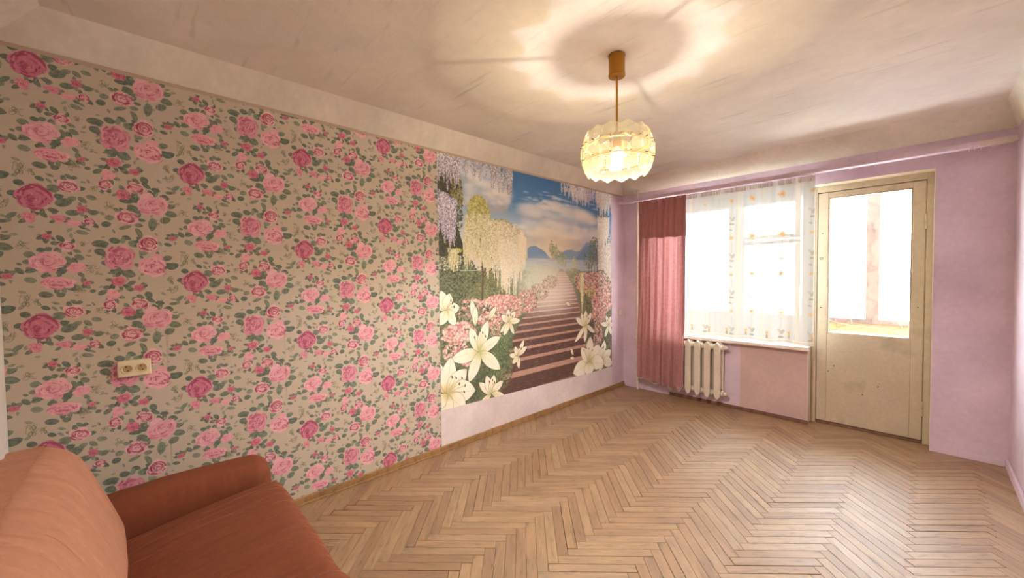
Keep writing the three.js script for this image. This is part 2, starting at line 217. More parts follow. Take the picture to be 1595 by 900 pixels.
  for (const [s, t0, t1] of [[815, 380, 452], [860, 390, 470], [835, 400, 450]]) { c.strokeStyle = '#4a3d2c'; c.lineWidth = 6; c.beginPath(); c.moveTo(X(s), Y(t0)); c.lineTo(X(s - 6), Y(t1)); c.stroke(); }
  c.fillStyle = '#5a6442'; c.fillRect(0, Y(447), X(400), h); c.fillStyle = '#6b6e4c'; c.fillRect(X(640), Y(447), X(360), h); c.fillStyle = '#8b9a74'; c.fillRect(X(395), Y(447), X(250), h); dabs(600, 395, 500, 40, 60, ['#8b9a74', '#6b7a50', '#5a6442', '#a8b18a'], 10, 0.85); dabs(500, 690, 470, 70, 40, ['#8b9a74', '#7b8058', '#6b6e4c', '#a8a884'], 9, 0.85);
  dabs(1500, 520, 500, 130, 60, ['#a8b78e', '#8ea67c', '#c2c8a4', '#9db08a'], 9, 0.7);
  // ground behind the left flowers
  dabs(2600, 140, 520, 260, 90, ['#4e5b38', '#6b7446', '#8f8f60', '#3b4630', '#a19a6e', '#59683f'], 9, 0.8);
  dabs(2200, 60, 470, 95, 95, ['#2e3826', '#455234', '#5c683f', '#222a1e', '#737b50'], 8, 0.85);
  for (let i = 0; i < 500; i++) { c.globalAlpha = 0.6; c.strokeStyle = pick(['#c9c19a', '#a7a271', '#6b6f48']); c.lineWidth = 2; const s = rr(90, 330), t = rr(450, 560); c.beginPath(); c.moveTo(X(s), Y(t)); c.lineTo(X(s + rr(-14, 14)), Y(t + rr(-8, 8))); c.stroke(); } c.globalAlpha = 1;
  c.strokeStyle = 'rgba(170,190,200,.8)'; c.lineWidth = 6; c.beginPath(); c.moveTo(X(82), Y(446)); c.lineTo(X(206), Y(444)); c.stroke();
  // left dark tree with white and violet wisteria
  poly([[-5, 0], [88, 0], [82, 140], [50, 190], [66, 250], [95, 340], [96, 385], [-5, 392]], '#26291d');
  dabs(1500, 35, 190, 62, 205, ['#1c1e15', '#33361f', '#4a4a29', '#60572f', '#2a2c1b'], 9, 0.85); dabs(300, 75, 140, 26, 60, ['#8a8340', '#6f6a35', '#a59b55'], 7, 0.7);
  veil(34, -5, 90, -10, 0, 120, 9, ['#e9e4ea', '#c6bccf', '#8f84a4', '#f3eee8', '#6c6379'], 0.85);
  veil(62, -5, 66, 165, 190, 150, 10, ['#efeaf0', '#cfc6de', '#a79cc4', '#8377a6', '#f8f2ee', '#5f5a6c'], 0.9);
  veil(34, 95, 215, 0, 0, 60, 9, ['#c5bcd2', '#9b93b6', '#e4deda', '#7d7a74'], 0.8); veil(40, 215, 326, 0, 0, 95, 9, ['#d6cede', '#a79fc0', '#efe9e6', '#6d6a66', '#8b857c'], 0.85);
  // yellow wisteria tree
  c.strokeStyle = '#4c3d29'; c.lineCap = 'round';
  for (const [pts, lw] of [[[[176, 565], [181, 453], [170, 380], [168, 300]], 17], [[[182, 460], [215, 400], [258, 332]], 9], [[[176, 420], [150, 360]], 8], [[[183, 470], [235, 430], [280, 380]], 7]]) { c.lineWidth = lw; c.beginPath(); pts.forEach(([s, t], i) => (i ? c.lineTo(X(s), Y(t)) : c.moveTo(X(s), Y(t)))); c.stroke(); }
  dabs(1300, 165, 225, 50, 85, ['#9c9a3c', '#c2bd55', '#7e7e31', '#d8d480', '#b0a94a'], 9, 0.9); dabs(700, 270, 275, 70, 50, ['#a8a04a', '#c9bd68', '#857f3a', '#d9cf8c'], 8, 0.85); dabs(130, 70, 368, 20, 10, ['#b8bd3e', '#d4d860', '#93993a'], 8, 0.9);
  veil(46, 108, 215, 235, 235, 150, 9, ['#efe9c8', '#ddd6a2', '#f8f3dc', '#c3bb80', '#a09a5e'], 0.85);
  veil(9, 100, 130, 330, 330, 90, 8, ['#f2ecce', '#d6cf9a', '#b7af72'], 0.85); veil(26, 40, 75, 372, 385, 50, 7, ['#f0ead0', '#cfc998', '#aaa66a'], 0.85); veil(26, 160, 215, 330, 380, 90, 8, ['#f4efd8', '#dcd5a8', '#bdb484'], 0.85);
  veil(70, 215, 375, 255, 265, 210, 9, ['#f7f0d8', '#ece2bc', '#fff8e8', '#d3c898', '#b5a97a'], 0.85); veil(62, 262, 368, 330, 340, 180, 9, ['#fbf4e0', '#efe5c6', '#d9cda4', '#fffaf0'], 0.85); veil(30, 360, 395, 280, 300, 110, 7, ['#fff6e0', '#f0e2bc'], 0.6);
  // right-hand white wisteria
  dabs(700, 945, 420, 70, 150, ['#5d5442', '#7b6f5c', '#463e30', '#8f8270', '#6a6a48'], 9, 0.9);
  dabs(300, 925, 150, 46, 40, ['#5f6238', '#7d7d46', '#474a2c', '#9a965c'], 8, 0.85);
  veil(26, 615, 690, 2, 10, 40, 7, ['#f1ece6', '#d8d0cc', '#bdb6c0'], 0.85); veil(60, 685, 800, 2, 8, 70, 9, ['#f4efe8', '#ddd5d2', '#c1b8c6', '#fff'], 0.85); veil(40, 790, 880, 2, 12, 60, 8, ['#d0c6dc', '#efe9e8', '#9c92b6'], 0.85); veil(70, 875, 1000, 0, 0, 110, 10, ['#f1ece2', '#d9d0c0', '#c2b6a0', '#fff'], 0.85);
  dabs(120, 960, 250, 40, 60, ['#3c3626', '#565034', '#2c281e'], 8, 0.8);
  veil(90, 885, 975, 165, 160, 130, 9, ['#f6f0e0', '#e2d8bf', '#fffaf0', '#c9bc9c'], 0.85); veil(90, 890, 1000, 330, 300, 210, 12, ['#f3ece0', '#ddd0c0', '#c3b5a2', '#fff8f0', '#9a8d7a'], 0.85); veil(40, 940, 1000, 400, 400, 230, 12, ['#efe6da', '#d6c9b8', '#baa995'], 0.8);
  // the steps
  poly([[600, 436], [622, 436], [672, 500], [716, 580], [732, 650], [768, 760], [785, 860], [800, 1000], [230, 1000], [268, 850], [350, 700], [480, 580], [560, 500]], '#8b6a5c');
  const edge = [[437, 600, 622], [470, 585, 652], [520, 545, 690], [580, 460, 716], [640, 390, 735], [700, 345, 752], [760, 315, 768], [830, 290, 780], [900, 265, 790], [1000, 240, 800]];
  const side = (t) => { for (let i = 1; i < edge.length; i++) if (t <= edge[i][0]) { const f = (t - edge[i - 1][0]) / (edge[i][0] - edge[i - 1][0]); return [edge[i - 1][1] + f * (edge[i][1] - edge[i - 1][1]), edge[i - 1][2] + f * (edge[i][2] - edge[i - 1][2])]; } return edge[9].slice(1); };
  const steps = [450, 461, 472, 484, 496, 509, 523, 538, 554, 571, 590, 610, 632, 656, 684, 714, 750, 790, 836, 895, 986];
  for (let i = steps.length - 1; i > 0; i--) {
    const t0 = steps[i - 1], t1 = steps[i], f = i / steps.length, [a0, b0] = side(t0), [a1, b1] = side(Math.min(1000, t1)), tread = t0 + (t1 - t0) * 0.27, pale = 1 - Math.min(1, Math.max(0, (t0 - 470) / 260));
    poly([[a0, t0], [b0, t0], [b1, t1], [a1, t1]], mixc([78, 48, 42], [190, 160, 150], pale * 0.8));
    poly([[a0, t0], [b0, t0], [b0 + (b1 - b0) * 0.36, tread], [a0 + (a1 - a0) * 0.36, tread]], mixc([176, 132, 116], [226, 198, 188], pale));
    for (let k = 0; k < 160 * f; k++) { const y = rr(tread, t1), [l, r] = side(y); c.globalAlpha = 0.5; blob(c, X(rr(l, r)), Y(y), rr(4, 22) * (0.3 + f), rr(1.5, 5) * (0.3 + f), rr(-0.1, 0.1), mixc(pick([[60, 34, 30], [104, 68, 58], [128, 90, 76], [44, 26, 24]]), [200, 170, 160], pale * 0.7)); }
    for (let k = 0; k < 70 * f; k++) { const y = rr(t0, tread), [l, r] = side(y); c.globalAlpha = 0.5; blob(c, X(rr(l, r)), Y(y), rr(4, 18) * (0.3 + f), rr(1, 3), 0, mixc(pick([[200, 152, 138], [158, 112, 98], [220, 180, 160]]), [232, 206, 196], pale)); }
    c.globalAlpha = 1;
  }
  // pale light falling across the middle
  for (let i = 0; i < 0; i++) { c.save(); c.translate(X(470), Y(430)); c.rotate(0.62 + i * 0.045); const gr = c.createLinearGradient(0, 0, X(330), 0); gr.addColorStop(0, 'rgba(255,250,235,.16)'); gr.addColorStop(1, 'rgba(255,250,235,0)'); c.fillStyle = gr; c.fillRect(0, 0, X(330), 34 + i * 6); c.restore(); }
  soft(500, 545, 210, 130, '252,246,230', 0.75); soft(590, 560, 150, 130, '248,236,226', 0.6); soft(450, 470, 160, 90, '226,238,226', 0.6); soft(560, 430, 220, 70, '244,240,228', 0.5);
  // beds of pink blossom
  const pinks = ['#f0b7b0', '#e79a98', '#f7d2c6', '#d77c80', '#fbe4d6', '#c9686e'], greens = ['#4d5c3c', '#6b7a50', '#37452e', '#86925f'];
  const bed = (n, s, t, rs, rt, size, a = 0.9) => { dabs(n * 0.7, s, t, rs, rt, greens, size * 1.2, a); dabs(n, s, t, rs, rt, pinks, size, a); };
  bed(420, 400, 585, 60, 50, 9, 0.7); bed(300, 470, 545, 60, 40, 7, 0.5); bed(240, 540, 500, 50, 34, 6, 0.4); bed(900, 265, 590, 100, 42, 10); bed(460, 130, 605, 70, 44, 10);
  dabs(2600, 130, 760, 190, 190, ['#2d3a26', '#435334', '#5f6d47', '#1f2a1c', '#76815a'], 11, 0.85); dabs(800, 250, 870, 70, 90, ['#2d3a26', '#435334', '#5f6d47', '#71804f'], 9, 0.85); dabs(900, 60, 900, 160, 90, ['#2d3526', '#3f4a32', '#55603f'], 11, 0.8);
  bed(380, 75, 690, 70, 42, 11); bed(170, 60, 760, 50, 40, 10); bed(240, 215, 650, 60, 36, 10); bed(70, 105, 810, 22, 16, 9); bed(160, 240, 700, 30, 34, 9); bed(200, 320, 620, 60, 36, 9, 0.8);
  for (let i = 0; i < 260; i++) { const s = rr(200, 320), t = rr(700, 900); c.globalAlpha = 0.7; c.strokeStyle = pick(['#5b7a4a', '#3c5634', '#86a06a', '#2c3d28']); c.lineWidth = rr(2, 5); c.beginPath(); c.moveTo(X(s), Y(t)); c.quadraticCurveTo(X(s + rr(-20, 20)), Y(t - 20), X(s + rr(-40, 40)), Y(t - rr(10, 40))); c.stroke(); } c.globalAlpha = 1;
  dabs(1600, 900, 620, 120, 180, ['#4e5a3a', '#6b7448', '#39432d', '#8c8e58'], 10, 0.85); bed(700, 860, 520, 130, 70, 10); bed(700, 920, 610, 90, 80, 11); bed(280, 760, 500, 60, 50, 8); bed(360, 890, 690, 60, 60, 11); dabs(600, 900, 820, 110, 110, ['#33302a', '#4a4636', '#5f6444', '#262420'], 10, 0.85); bed(200, 870, 800, 50, 60, 10); dabs(240, 830, 760, 24, 60, ['#3a3230', '#5a504a', '#2a2422'], 8, 0.85);
  veil(16, 744, 765, 470, 480, 170, 8, ['#f2ecc8', '#dcd79a', '#fffbe6', '#a8a763'], 0.9); dabs(90, 825, 560, 40, 24, ['#b9b455', '#d5cf78', '#8f9048'], 9, 0.9);
  // lilies: petals drawn one by one from heart to tip
  const petal = (s0, t0, s1, t1, wid, tint, curl = 0) => {
    const x0 = X(s0), y0 = Y(t0), x1 = X(s1), y1 = Y(t1), dx = x1 - x0, dy = y1 - y0, L = Math.hypot(dx, dy);
    c.save(); c.translate(x0, y0); c.rotate(Math.atan2(dy, dx));
    const W = wid * kx; c.beginPath(); c.moveTo(0, 0); c.bezierCurveTo(L * 0.25, -W * 1.2, L * 0.75, -W + curl * L * 0.3, L, curl * L * 0.3); c.bezierCurveTo(L * 0.7, W + curl * L * 0.3, L * 0.25, W * 0.9, 0, 0); c.closePath();
    c.shadowColor = 'rgba(20,24,10,.55)'; c.shadowBlur = 12; const gr = c.createLinearGradient(0, 0, L, 0); gr.addColorStop(0, tint); gr.addColorStop(0.3, '#f3edd0'); gr.addColorStop(0.8, '#fbf6e6'); gr.addColorStop(1, '#ece4cc'); c.fillStyle = gr; c.fill(); c.shadowBlur = 0; c.clip();
    c.globalAlpha = 0.4; for (let i = -3; i <= 3; i++) { c.strokeStyle = i ? '#cfc7a2' : '#b9b878'; c.lineWidth = i ? 2 : 5; c.beginPath(); c.moveTo(0, 0); c.quadraticCurveTo(L * 0.5, i * W * 0.38, L, i * W * 0.1 + curl * L * 0.3); c.stroke(); }
    c.globalAlpha = 0.6; for (let i = 0; i < 16; i++) blob(c, rr(0.1, 0.55) * L, rr(-0.4, 0.4) * W, 1.8, 1.5, 0, '#c07a60');
    c.restore(); c.globalAlpha = 1;
  };
  const stamens = (s, t, tips) => { for (const [a, b] of tips) { c.strokeStyle = '#b7b070'; c.lineWidth = 3.5; c.beginPath(); c.moveTo(X(s), Y(t)); c.quadraticCurveTo(X((s + a) / 2), Y((t + b) / 2 - 6), X(a), Y(b)); c.stroke(); blob(c, X(a), Y(b), 5, 11, rr(-0.6, 0.6), '#5e3a1e'); } };
  const lily = (s, t, tips, wid, tint = '#c9c77e', st = []) => { tips.forEach(([a, b, k = 1, q = 0]) => petal(s, t, a, b, wid * k, tint, q)); stamens(s, t, st); };
  const bud = (s0, t0, s1, t1, wd) => petal(s0, t0, s1, t1, wd, '#b9bd74');
  bud(143, 650, 128, 560, 15); bud(143, 670, 146, 590, 16); bud(205, 650, 240, 596, 13); bud(675, 622, 640, 604, 9); bud(692, 880, 672, 842, 9); bud(700, 898, 668, 892, 8);
  lily(27, 597, [[-20, 540], [6, 520], [40, 532], [78, 588], [66, 650, 0.9, 0.4], [-4, 650]], 24, '#d8d493', [[50, 570], [56, 585], [44, 560]]);
  lily(302, 668, [[252, 700, 0.8, -0.5], [264, 636], [300, 612], [338, 626], [362, 668], [335, 722, 0.7, 0.4], [276, 725]], 15, '#d7d48c', [[312, 640], [322, 646], [298, 640]]);
  lily(160, 777, [[41, 772, 1.25, -0.3], [120, 672, 1], [200, 652, 1.1], [262, 742, 1, -0.35], [256, 868, 1.2], [112, 892, 1.15]], 25, '#b5ba5e', [[140, 715], [150, 700], [176, 700], [188, 716], [166, 690]]);
  lily(348, 827, [[305, 806, 1, -0.4], [332, 780], [382, 758], [398, 790], [360, 882, 0.9, 0.5], [318, 856]], 13, '#d7d48c', [[356, 790], [366, 796]]);
  lily(24, 916, [[-30, 770, 1.3], [40, 778, 1.5], [104, 836, 1.5], [140, 930, 1.9], [96, 1000, 1.4], [10, 1010, 1.3], [-40, 960, 1.2]], 26, '#c3a94c', [[60, 862], [84, 868], [96, 900], [92, 924], [44, 856], [72, 888]]);
  lily(213, 962, [[146, 990, 0.9, -0.5], [156, 902, 1], [190, 880, 1.1], [226, 884, 1.1], [270, 920, 1], [286, 985, 0.9, 0.4]], 18, '#c8c678', [[204, 910], [218, 906], [228, 918]]);
  lily(785, 737, [[690, 795, 0.9, -0.6], [708, 690], [748, 668], [784, 655, 1.1], [832, 672], [860, 770, 0.8, 0.5], [775, 828, 0.9]], 18, '#ccca80', [[770, 690], [790, 688], [804, 700]]);
  lily(976, 751, [[904, 742], [950, 700], [996, 705], [1010, 760], [938, 822], [996, 816]], 15, '#d6c9a0', [[960, 726]]);
  lily(917, 950, [[876, 852, 1], [938, 838, 1.2], [995, 905, 1.2], [1005, 985, 1.3], [890, 1000]], 26, '#c0bd70', [[916, 880], [930, 876], [946, 890]]);
  lily(812, 938, [[690, 985, 1.6, 0.2], [748, 850, 1.1], [820, 800, 1.3], [892, 856, 1.1], [930, 980, 1.5, -0.2], [800, 1010, 1.6]], 30, '#b9b860', [[770, 868], [790, 860], [806, 866], [836, 880]]);
  // a matt print: slightly hazy over all
  c.fillStyle = 'rgba(255,246,236,.14)'; c.fillRect(0, 0, w, h);
});
// ---------------------------------------------------------------- materials
const col = (r, g, b) => new THREE.Color(r, g, b);
const S = (css) => new THREE.Color(css);
const std = (o) => new THREE.MeshPhysicalMaterial({ roughness: 0.8, ...o });
const M = {
  lilac: std({ color: S('#e8d0df'), map: paintMap, bumpMap: paintBump, bumpScale: 0.0006, roughness: 0.75 }),
  salmonWall: std({ color: S('#dcbdb5'), map: paintMap, bumpMap: paintBump, bumpScale: 0.0005, roughness: 0.8 }),
  paleWall: std({ color: S('#f3e4e2'), map: paintMap, bumpMap: paintBump, bumpScale: 0.0004, roughness: 0.85 }),
  rearWall: std({ color: S('#efe6dc'), map: paintMap, roughness: 0.85 }),
  ceiling: std({ color: S('#efe6da'), map: whitewash, bumpMap: paintBump, bumpScale: 0.001, roughness: 0.92 }),
  cove: std({ color: S('#ede1d0'), map: paintMap, roughness: 0.92 }),
  cream: std({ color: S('#cfbfa6'), map: oldPaint, bumpMap: paintBump, bumpScale: 0.0006, roughness: 0.5 }),
  reveal: std({ color: S('#eee2cb'), map: oldPaint, roughness: 0.7 }),
  sill: std({ color: S('#e6d6cc'), map: oldPaint, roughness: 0.5 }),
  trim: std({ color: S('#bda690'), roughness: 0.85 }),
  paper: std({ map: wallpaper, roughness: 0.78 }),
  mural: std({ map: muralMap, roughness: 0.62 }),
  glass: std({ color: col(0.96, 0.98, 0.97), roughness: 0.02, transmission: 1, thickness: 0, ior: 1.5 }),
  whiteEnamel: std({ color: S('#e9dfd0'), map: oldPaint, roughness: 0.38, clearcoat: 0.3, clearcoatRoughness: 0.3 }),
  dark: std({ color: S('#2c231c'), roughness: 0.8 }),
  rust: std({ color: S('#6b4a34'), roughness: 0.7 }),
  steel: std({ color: S('#9a8f82'), metalness: 0.7, roughness: 0.45 }),
  brass: std({ color: S('#a97c2e'), metalness: 0.75, roughness: 0.38 }),
  bakelite: std({ color: S('#e8d9b4'), roughness: 0.42 }),
  plastic: std({ color: S('#e4d4cb'), roughness: 0.45 }),
  whitePlastic: std({ color: S('#efe6dc'), roughness: 0.4 }),
  // one velvet, two tones: nap shading is put into the seat and arm colour
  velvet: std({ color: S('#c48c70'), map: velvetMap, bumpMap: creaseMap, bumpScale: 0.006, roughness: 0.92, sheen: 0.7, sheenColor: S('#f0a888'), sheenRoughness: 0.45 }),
  shadedVelvet: std({ color: S('#834629'), map: velvetMap, roughness: 0.92, sheen: 1, sheenColor: S('#e8a484'), sheenRoughness: 0.35 }),
  shadedVelvetCreased: std({ color: S('#834629'), map: velvetMap, bumpMap: creaseMap, bumpScale: 0.008, roughness: 0.92, sheen: 1, sheenColor: S('#e8a484'), sheenRoughness: 0.35 }),
  curtain: std({ color: S('#c99290'), map: clothMap, roughness: 1, transmission: 0.2, thickness: 0 }),
  subfloor: std({ color: S('#3a2a1e'), roughness: 0.95 }),
  skirting: std({ color: S('#b08a5c'), map: woodMaps[1], roughness: 0.5 }),
  skirtingDark: std({ color: S('#8a6452'), map: woodMaps[2], roughness: 0.6 }),
  concrete: std({ color: S('#a9a49c'), map: whitewash, roughness: 0.95 }),
  balconyWood: std({ color: S('#c98e66'), map: woodMaps[3], roughness: 0.7 }),
  balconyPost: std({ color: S('#7a6a60'), map: woodMaps[4], roughness: 0.7 }),
};

// ---------------------------------------------------------------- the room: x along the window wall, z away from it
const W = 3.10, D = 4.92, H = 2.42, C = 2.55;
const OX0 = 0.45, OX1 = 2.712, OY = 2.217, PX = 1.925, SILL = 0.72, FR = -0.13;   // window-and-door opening
const wallLeft = structure('wall_left', box(-0.25, -0.1, -0.3, 0, 2.75, D + 0.25), M.lilac);
const wallRight = structure('wall_right', box(W, -0.1, -0.3, W + 0.25, 2.75, D + 0.25), M.lilac);
const wallRear = structure('wall_rear', box(0, -0.1, D, W, 2.75, D + 0.25), M.rearWall);
const wallWindow = structure('wall_window', join([
  box(0, -0.1, -0.3, OX0, 2.75, 0), box(OX1, -0.1, -0.3, W, 2.75, 0), box(OX0, OY, -0.3, OX1, 2.75, 0), box(OX0, -0.1, -0.3, PX, SILL - 0.015, 0),
]), M.lilac);
mesh('panel', box(1.362, 0.045, 0, PX - 0.004, SILL - 0.02, 0.004), M.salmonWall, wallWindow);
mesh('reveal', join([box(OX1 - 0.004, 0, -0.3, OX1 + 0.0, OY, 0.0015), box(OX0, OY - 0.004, -0.3, OX1, OY, 0.0015), box(OX0, SILL, -0.3, OX0 + 0.004, OY, 0.0015), box(PX, 0, FR, PX + 0.004, SILL, 0.0015)]), M.reveal, wallWindow);

// wallpaper strips, each a drop further along the repeat
for (let k = -1; k <= 3; k++) {
  const z1 = Math.min(4.403 - 0.535 * k, D), z0 = Math.max(4.403 - 0.535 * (k + 1), 2.768), y0 = 0.03, y1 = 2.402;
  if (z1 - z0 < 0.005) continue;
  const g = new THREE.BoxGeometry(0.0012, y1 - y0, z1 - z0 - 0.0012).toNonIndexed(); g.translate(0.0006, (y0 + y1) / 2, (z0 + z1) / 2);
  const p = g.attributes.position, uv = g.attributes.uv;
  for (let i = 0; i < p.count; i++) uv.setXY(i, (4.403 - 0.535 * k - p.getZ(i)) / 0.535, (p.getY(i) - 1.974 - 0.189 * k) / 0.567);
  mesh('wallpaper_strip', g, M.paper, wallLeft);
}
mesh('paper_border', box(0, 2.402, 0, 0.003, 2.42, D), M.trim, wallLeft);
{ // pale strip of bare wall below the mural
  const sh = new THREE.Shape(); sh.moveTo(-2.766, 0.03); sh.lineTo(-0.268, 0.03); sh.lineTo(-0.268, 0.275); sh.lineTo(-2.766, 0.342);
  const g = new THREE.ExtrudeGeometry(sh, { depth: 0.0012, bevelEnabled: false }); g.rotateY(Math.PI / 2); mesh('bare_strip', uvm(g), M.paleWall, wallLeft);
}

// ceiling: a flat slab framed by sloping coves
const ceiling = structure('ceiling', box(0, C, 0, W, 2.75, D), M.ceiling);
{
  const l = 0.14, r = W - 0.075, f = 0.285, b = D - 0.16;
  const cove = (a, bb, c, d) => mesh('cove', quads([[a, bb, c, d]]), M.cove, ceiling);
  const A = [0, H, 0], B = [W, H, 0], Cc = [W, H, D], Dd = [0, H, D], a = [l, C, f], b2 = [r, C, f], c2 = [r, C, b], d2 = [l, C, b];
  const prism = (p, q, q2, p2, top1, top2) => quads([[p, q, q2, p2], [p, p2, top1, top1], [q, top2, q2, q2], [p, top1, top2, q], [p2, q2, top2, top1]]);
  mesh('cove', prism(A, B, b2, a, [0, C, 0], [W, C, 0]), M.cove, ceiling);
  mesh('cove', prism(B, Cc, c2, b2, [W, C, 0], [W, C, D]), M.cove, ceiling);
  mesh('cove', prism(Cc, Dd, d2, c2, [W, C, D], [0, C, D]), M.cove, ceiling);
  mesh('cove', prism(Dd, A, a, d2, [0, C, D], [0, C, 0]), M.cove, ceiling);
}

// skirting
structure('baseboard_left', join([box(0.0012, 0, 0.0, 0.018, 0.046, D, 0.004), box(0.018, 0, 0, 0.03, 0.014, D, 0.004)]), M.skirting);
structure('baseboard_window', join([box(0.62, 0, 0.0, PX + 0.01, 0.034, 0.016, 0.004)]), M.skirtingDark);
structure('baseboard_corner', join([box(0.03, 0, 0, 0.6, 0.028, 0.014, 0.003)]), M.lilac);
structure('baseboard_right', join([box(W - 0.016, 0, 0, W, 0.062, D, 0.004), box(2.86, 0, 0, W - 0.016, 0.045, 0.012, 0.004)]), M.lilac);

// ---------------------------------------------------------------- herringbone parquet
const PW = 0.0532, N = 8, PL = PW * N, TH0 = 0.018;
const floor = structure('floor', box(0, -0.12, FR - 0.05, W, -TH0 + 0.012, D), M.subfloor);
{
  const tones = ['#b4926a', '#b99a72', '#a98862', '#b3946e', '#a9865f', '#b89975', '#ad8b66', '#a4825f'];
  const woods = []; for (let i = 0; i < tones.length; i++) for (let k = 0; k < 3; k++) { const t = woodMaps[(i + k * 2) % 6]; woods.push(std({ color: S(tones[i]), map: t, bumpMap: woodBump, bumpScale: 0.0005, roughness: 0.46 + 0.04 * ((i + k) % 3), ior: 1.8, specularIntensity: 1.0, clearcoat: 1, clearcoatRoughness: 0.6 })); }
  // a plank lying along +u: top face slightly chamfered
  const plankGeo = (variant) => {
    const l = PL - 0.0014, w = PW - 0.0014, c = 0.0012, h = 0.012, p = [], uv = [];
    const ring = (x, y, yy) => [[-x, yy, -y], [x, yy, -y], [x, yy, y], [-x, yy, y]];
    const lo = ring(l / 2, w / 2, -h), hi = ring(l / 2, w / 2, -c), top = ring(l / 2 - c, w / 2 - c, 0);
    const face = (a, b, cc, d) => { for (const q of [a, cc, b, a, d, cc]) { p.push(...q); uv.push((q[2] / w + 0.5) * 0.9 + 0.05, (q[0] / l + 0.5) * 0.45 + variant * 0.5); } };
    face(...top); for (let i = 0; i < 4; i++) { const j = (i + 1) % 4; face(hi[j], hi[i], top[i], top[j]); face(lo[j], lo[i], hi[i], hi[j]); }
    const g = new THREE.BufferGeometry(); g.setAttribute('position', new THREE.BufferAttribute(new Float32Array(p), 3)); g.setAttribute('uv', new THREE.BufferAttribute(new Float32Array(uv), 2)); g.computeVertexNormals(); return g;
  };
  const geos = [plankGeo(0), plankGeo(1)];
  // cut a plank's outline at the room's edges and give it thickness
  const clip = (pts, inside, cut) => { const o = []; for (let i = 0; i < pts.length; i++) { const a = pts[i], b = pts[(i + 1) % pts.length], ia = inside(a), ib = inside(b); if (ia) o.push(a); if (ia !== ib) o.push(cut(a, b)); } return o; };
  const lerp2 = (a, b, f) => [a[0] + (b[0] - a[0]) * f, a[1] + (b[1] - a[1]) * f];
  const region = (pts, x0, x1, z0, z1) => { for (const [k, v, s] of [[0, x0, 1], [0, x1, -1], [1, z0, 1], [1, z1, -1]]) pts = clip(pts, (q) => (q[k] - v) * s >= 0, (a, b) => lerp2(a, b, (v - a[k]) / (b[k] - a[k]))); return pts; };
  const planks = [], r2 = Math.SQRT1_2, X0 = 0.548, Z0 = 0.03;
  for (let y = -60; y < 90; y++) for (let x = -80; x < 90; x++) {
    const d = ((x - y) % (2 * N) + 2 * N) % (2 * N);
    let cx, cy, dir;
    if (d === 0) { cx = x + N / 2; cy = y + 0.5; dir = 0; } else if (d === N) { cx = x + 0.5; cy = y - N / 2 + 1; dir = 1; } else continue;
    const p = cx * PW, q = cy * PW, X = X0 + (p - q) * r2, Z = Z0 + (p + q) * r2;
    if (X < -0.3 || X > W + 0.3 || Z < FR - 0.35 || Z > D + 0.3) continue;
    planks.push({ X, Z, dir, turn: dir ? Math.PI / 4 * 1 : -Math.PI / 4 });
  }
  camera.updateProjectionMatrix(); const v = new THREE.Vector3();
  for (const k of planks) {
    v.set(k.X, 0, k.Z); k.dist = v.distanceTo(camera.position); v.project(camera);
    k.seen = v.z < 1 && Math.abs(v.x) < 1.06 && v.y > -1.12 && v.y < 1.1 && !(k.X < 1.35 && k.Z > 4.05) && k.Z > 0;
    const ux = Math.cos(k.turn), uz = -Math.sin(k.turn), nx = -uz, nz = ux, l = PL / 2 - 0.0007, w = PW / 2 - 0.0007;
    const out = [[-l, -w], [l, -w], [l, w], [-l, w]].map(([a, b]) => [k.X + ux * a + nx * b, k.Z + uz * a + nz * b]);
    const whole = out.every(([a, b]) => a > 0.001 && a < W - 0.001 && b > 0.001 && b < D - 0.001);
    k.tilt = [rr(-0.0022, 0.0022), rr(-0.0012, 0.0012), rr(-0.0008, 0.0006)]; k.mat = woods[Math.floor(rnd() * woods.length)]; k.geo = geos[Math.floor(rnd() * 2)]; k.flip = rnd() < 0.5 ? Math.PI : 0; k.worn = rnd() < 0.22 ? [rr(0.985, 1), 1, rr(0.94, 0.985)] : [1, 1, 1];
    if (whole) k.whole = true;
    else {
      let pieces = [region(out, 0.001, W - 0.001, 0.001, D - 0.001), region(out, PX + 0.006, OX1 - 0.006, FR - 0.04, 0.001)].filter((q) => q.length > 2);
      k.parts = pieces.map((q) => { const pos = [], uv = []; const tri = (a, b, c) => { for (const s of [a, b, c]) { pos.push(...s); const dx = s[0] - k.X, dz = s[2] - k.Z; uv.push(((dx * nx + dz * nz) / PW + 0.5) * 0.9 + 0.05, ((dx * ux + dz * uz) / PL + 0.5) * 0.45); } };
        const A = (s, yy) => [s[0], yy, s[1]]; for (let i = 1; i + 1 < q.length; i++) tri(A(q[0], 0), A(q[i + 1], 0), A(q[i], 0)); for (let i = 0; i < q.length; i++) { const j = (i + 1) % q.length; tri(A(q[i], 0), A(q[j], 0), A(q[j], -0.012)); tri(A(q[i], 0), A(q[j], -0.012), A(q[i], -0.012)); }
        const g = new THREE.BufferGeometry(); g.setAttribute('position', new THREE.BufferAttribute(new Float32Array(pos), 3)); g.setAttribute('uv', new THREE.BufferAttribute(new Float32Array(uv), 2)); g.computeVertexNormals();
        const n = g.attributes.normal; if (n.getY(0) < 0) { const a = g.attributes.position.array, u = g.attributes.uv.array; for (let i = 0; i < a.length; i += 9) for (let m = 0; m < 3; m++) { const t = a[i + 3 + m]; a[i + 3 + m] = a[i + 6 + m]; a[i + 6 + m] = t; } for (let i = 0; i < u.length; i += 6) for (let m = 0; m < 2; m++) { const t = u[i + 2 + m]; u[i + 2 + m] = u[i + 4 + m]; u[i + 4 + m] = t; } g.computeVertexNormals(); }
        return g; });
    }
  }
  planks.sort((a, b) => (a.seen === b.seen ? a.dist - b.dist : a.seen ? -1 : 1));
  const rest = new Map(); let single = 0;
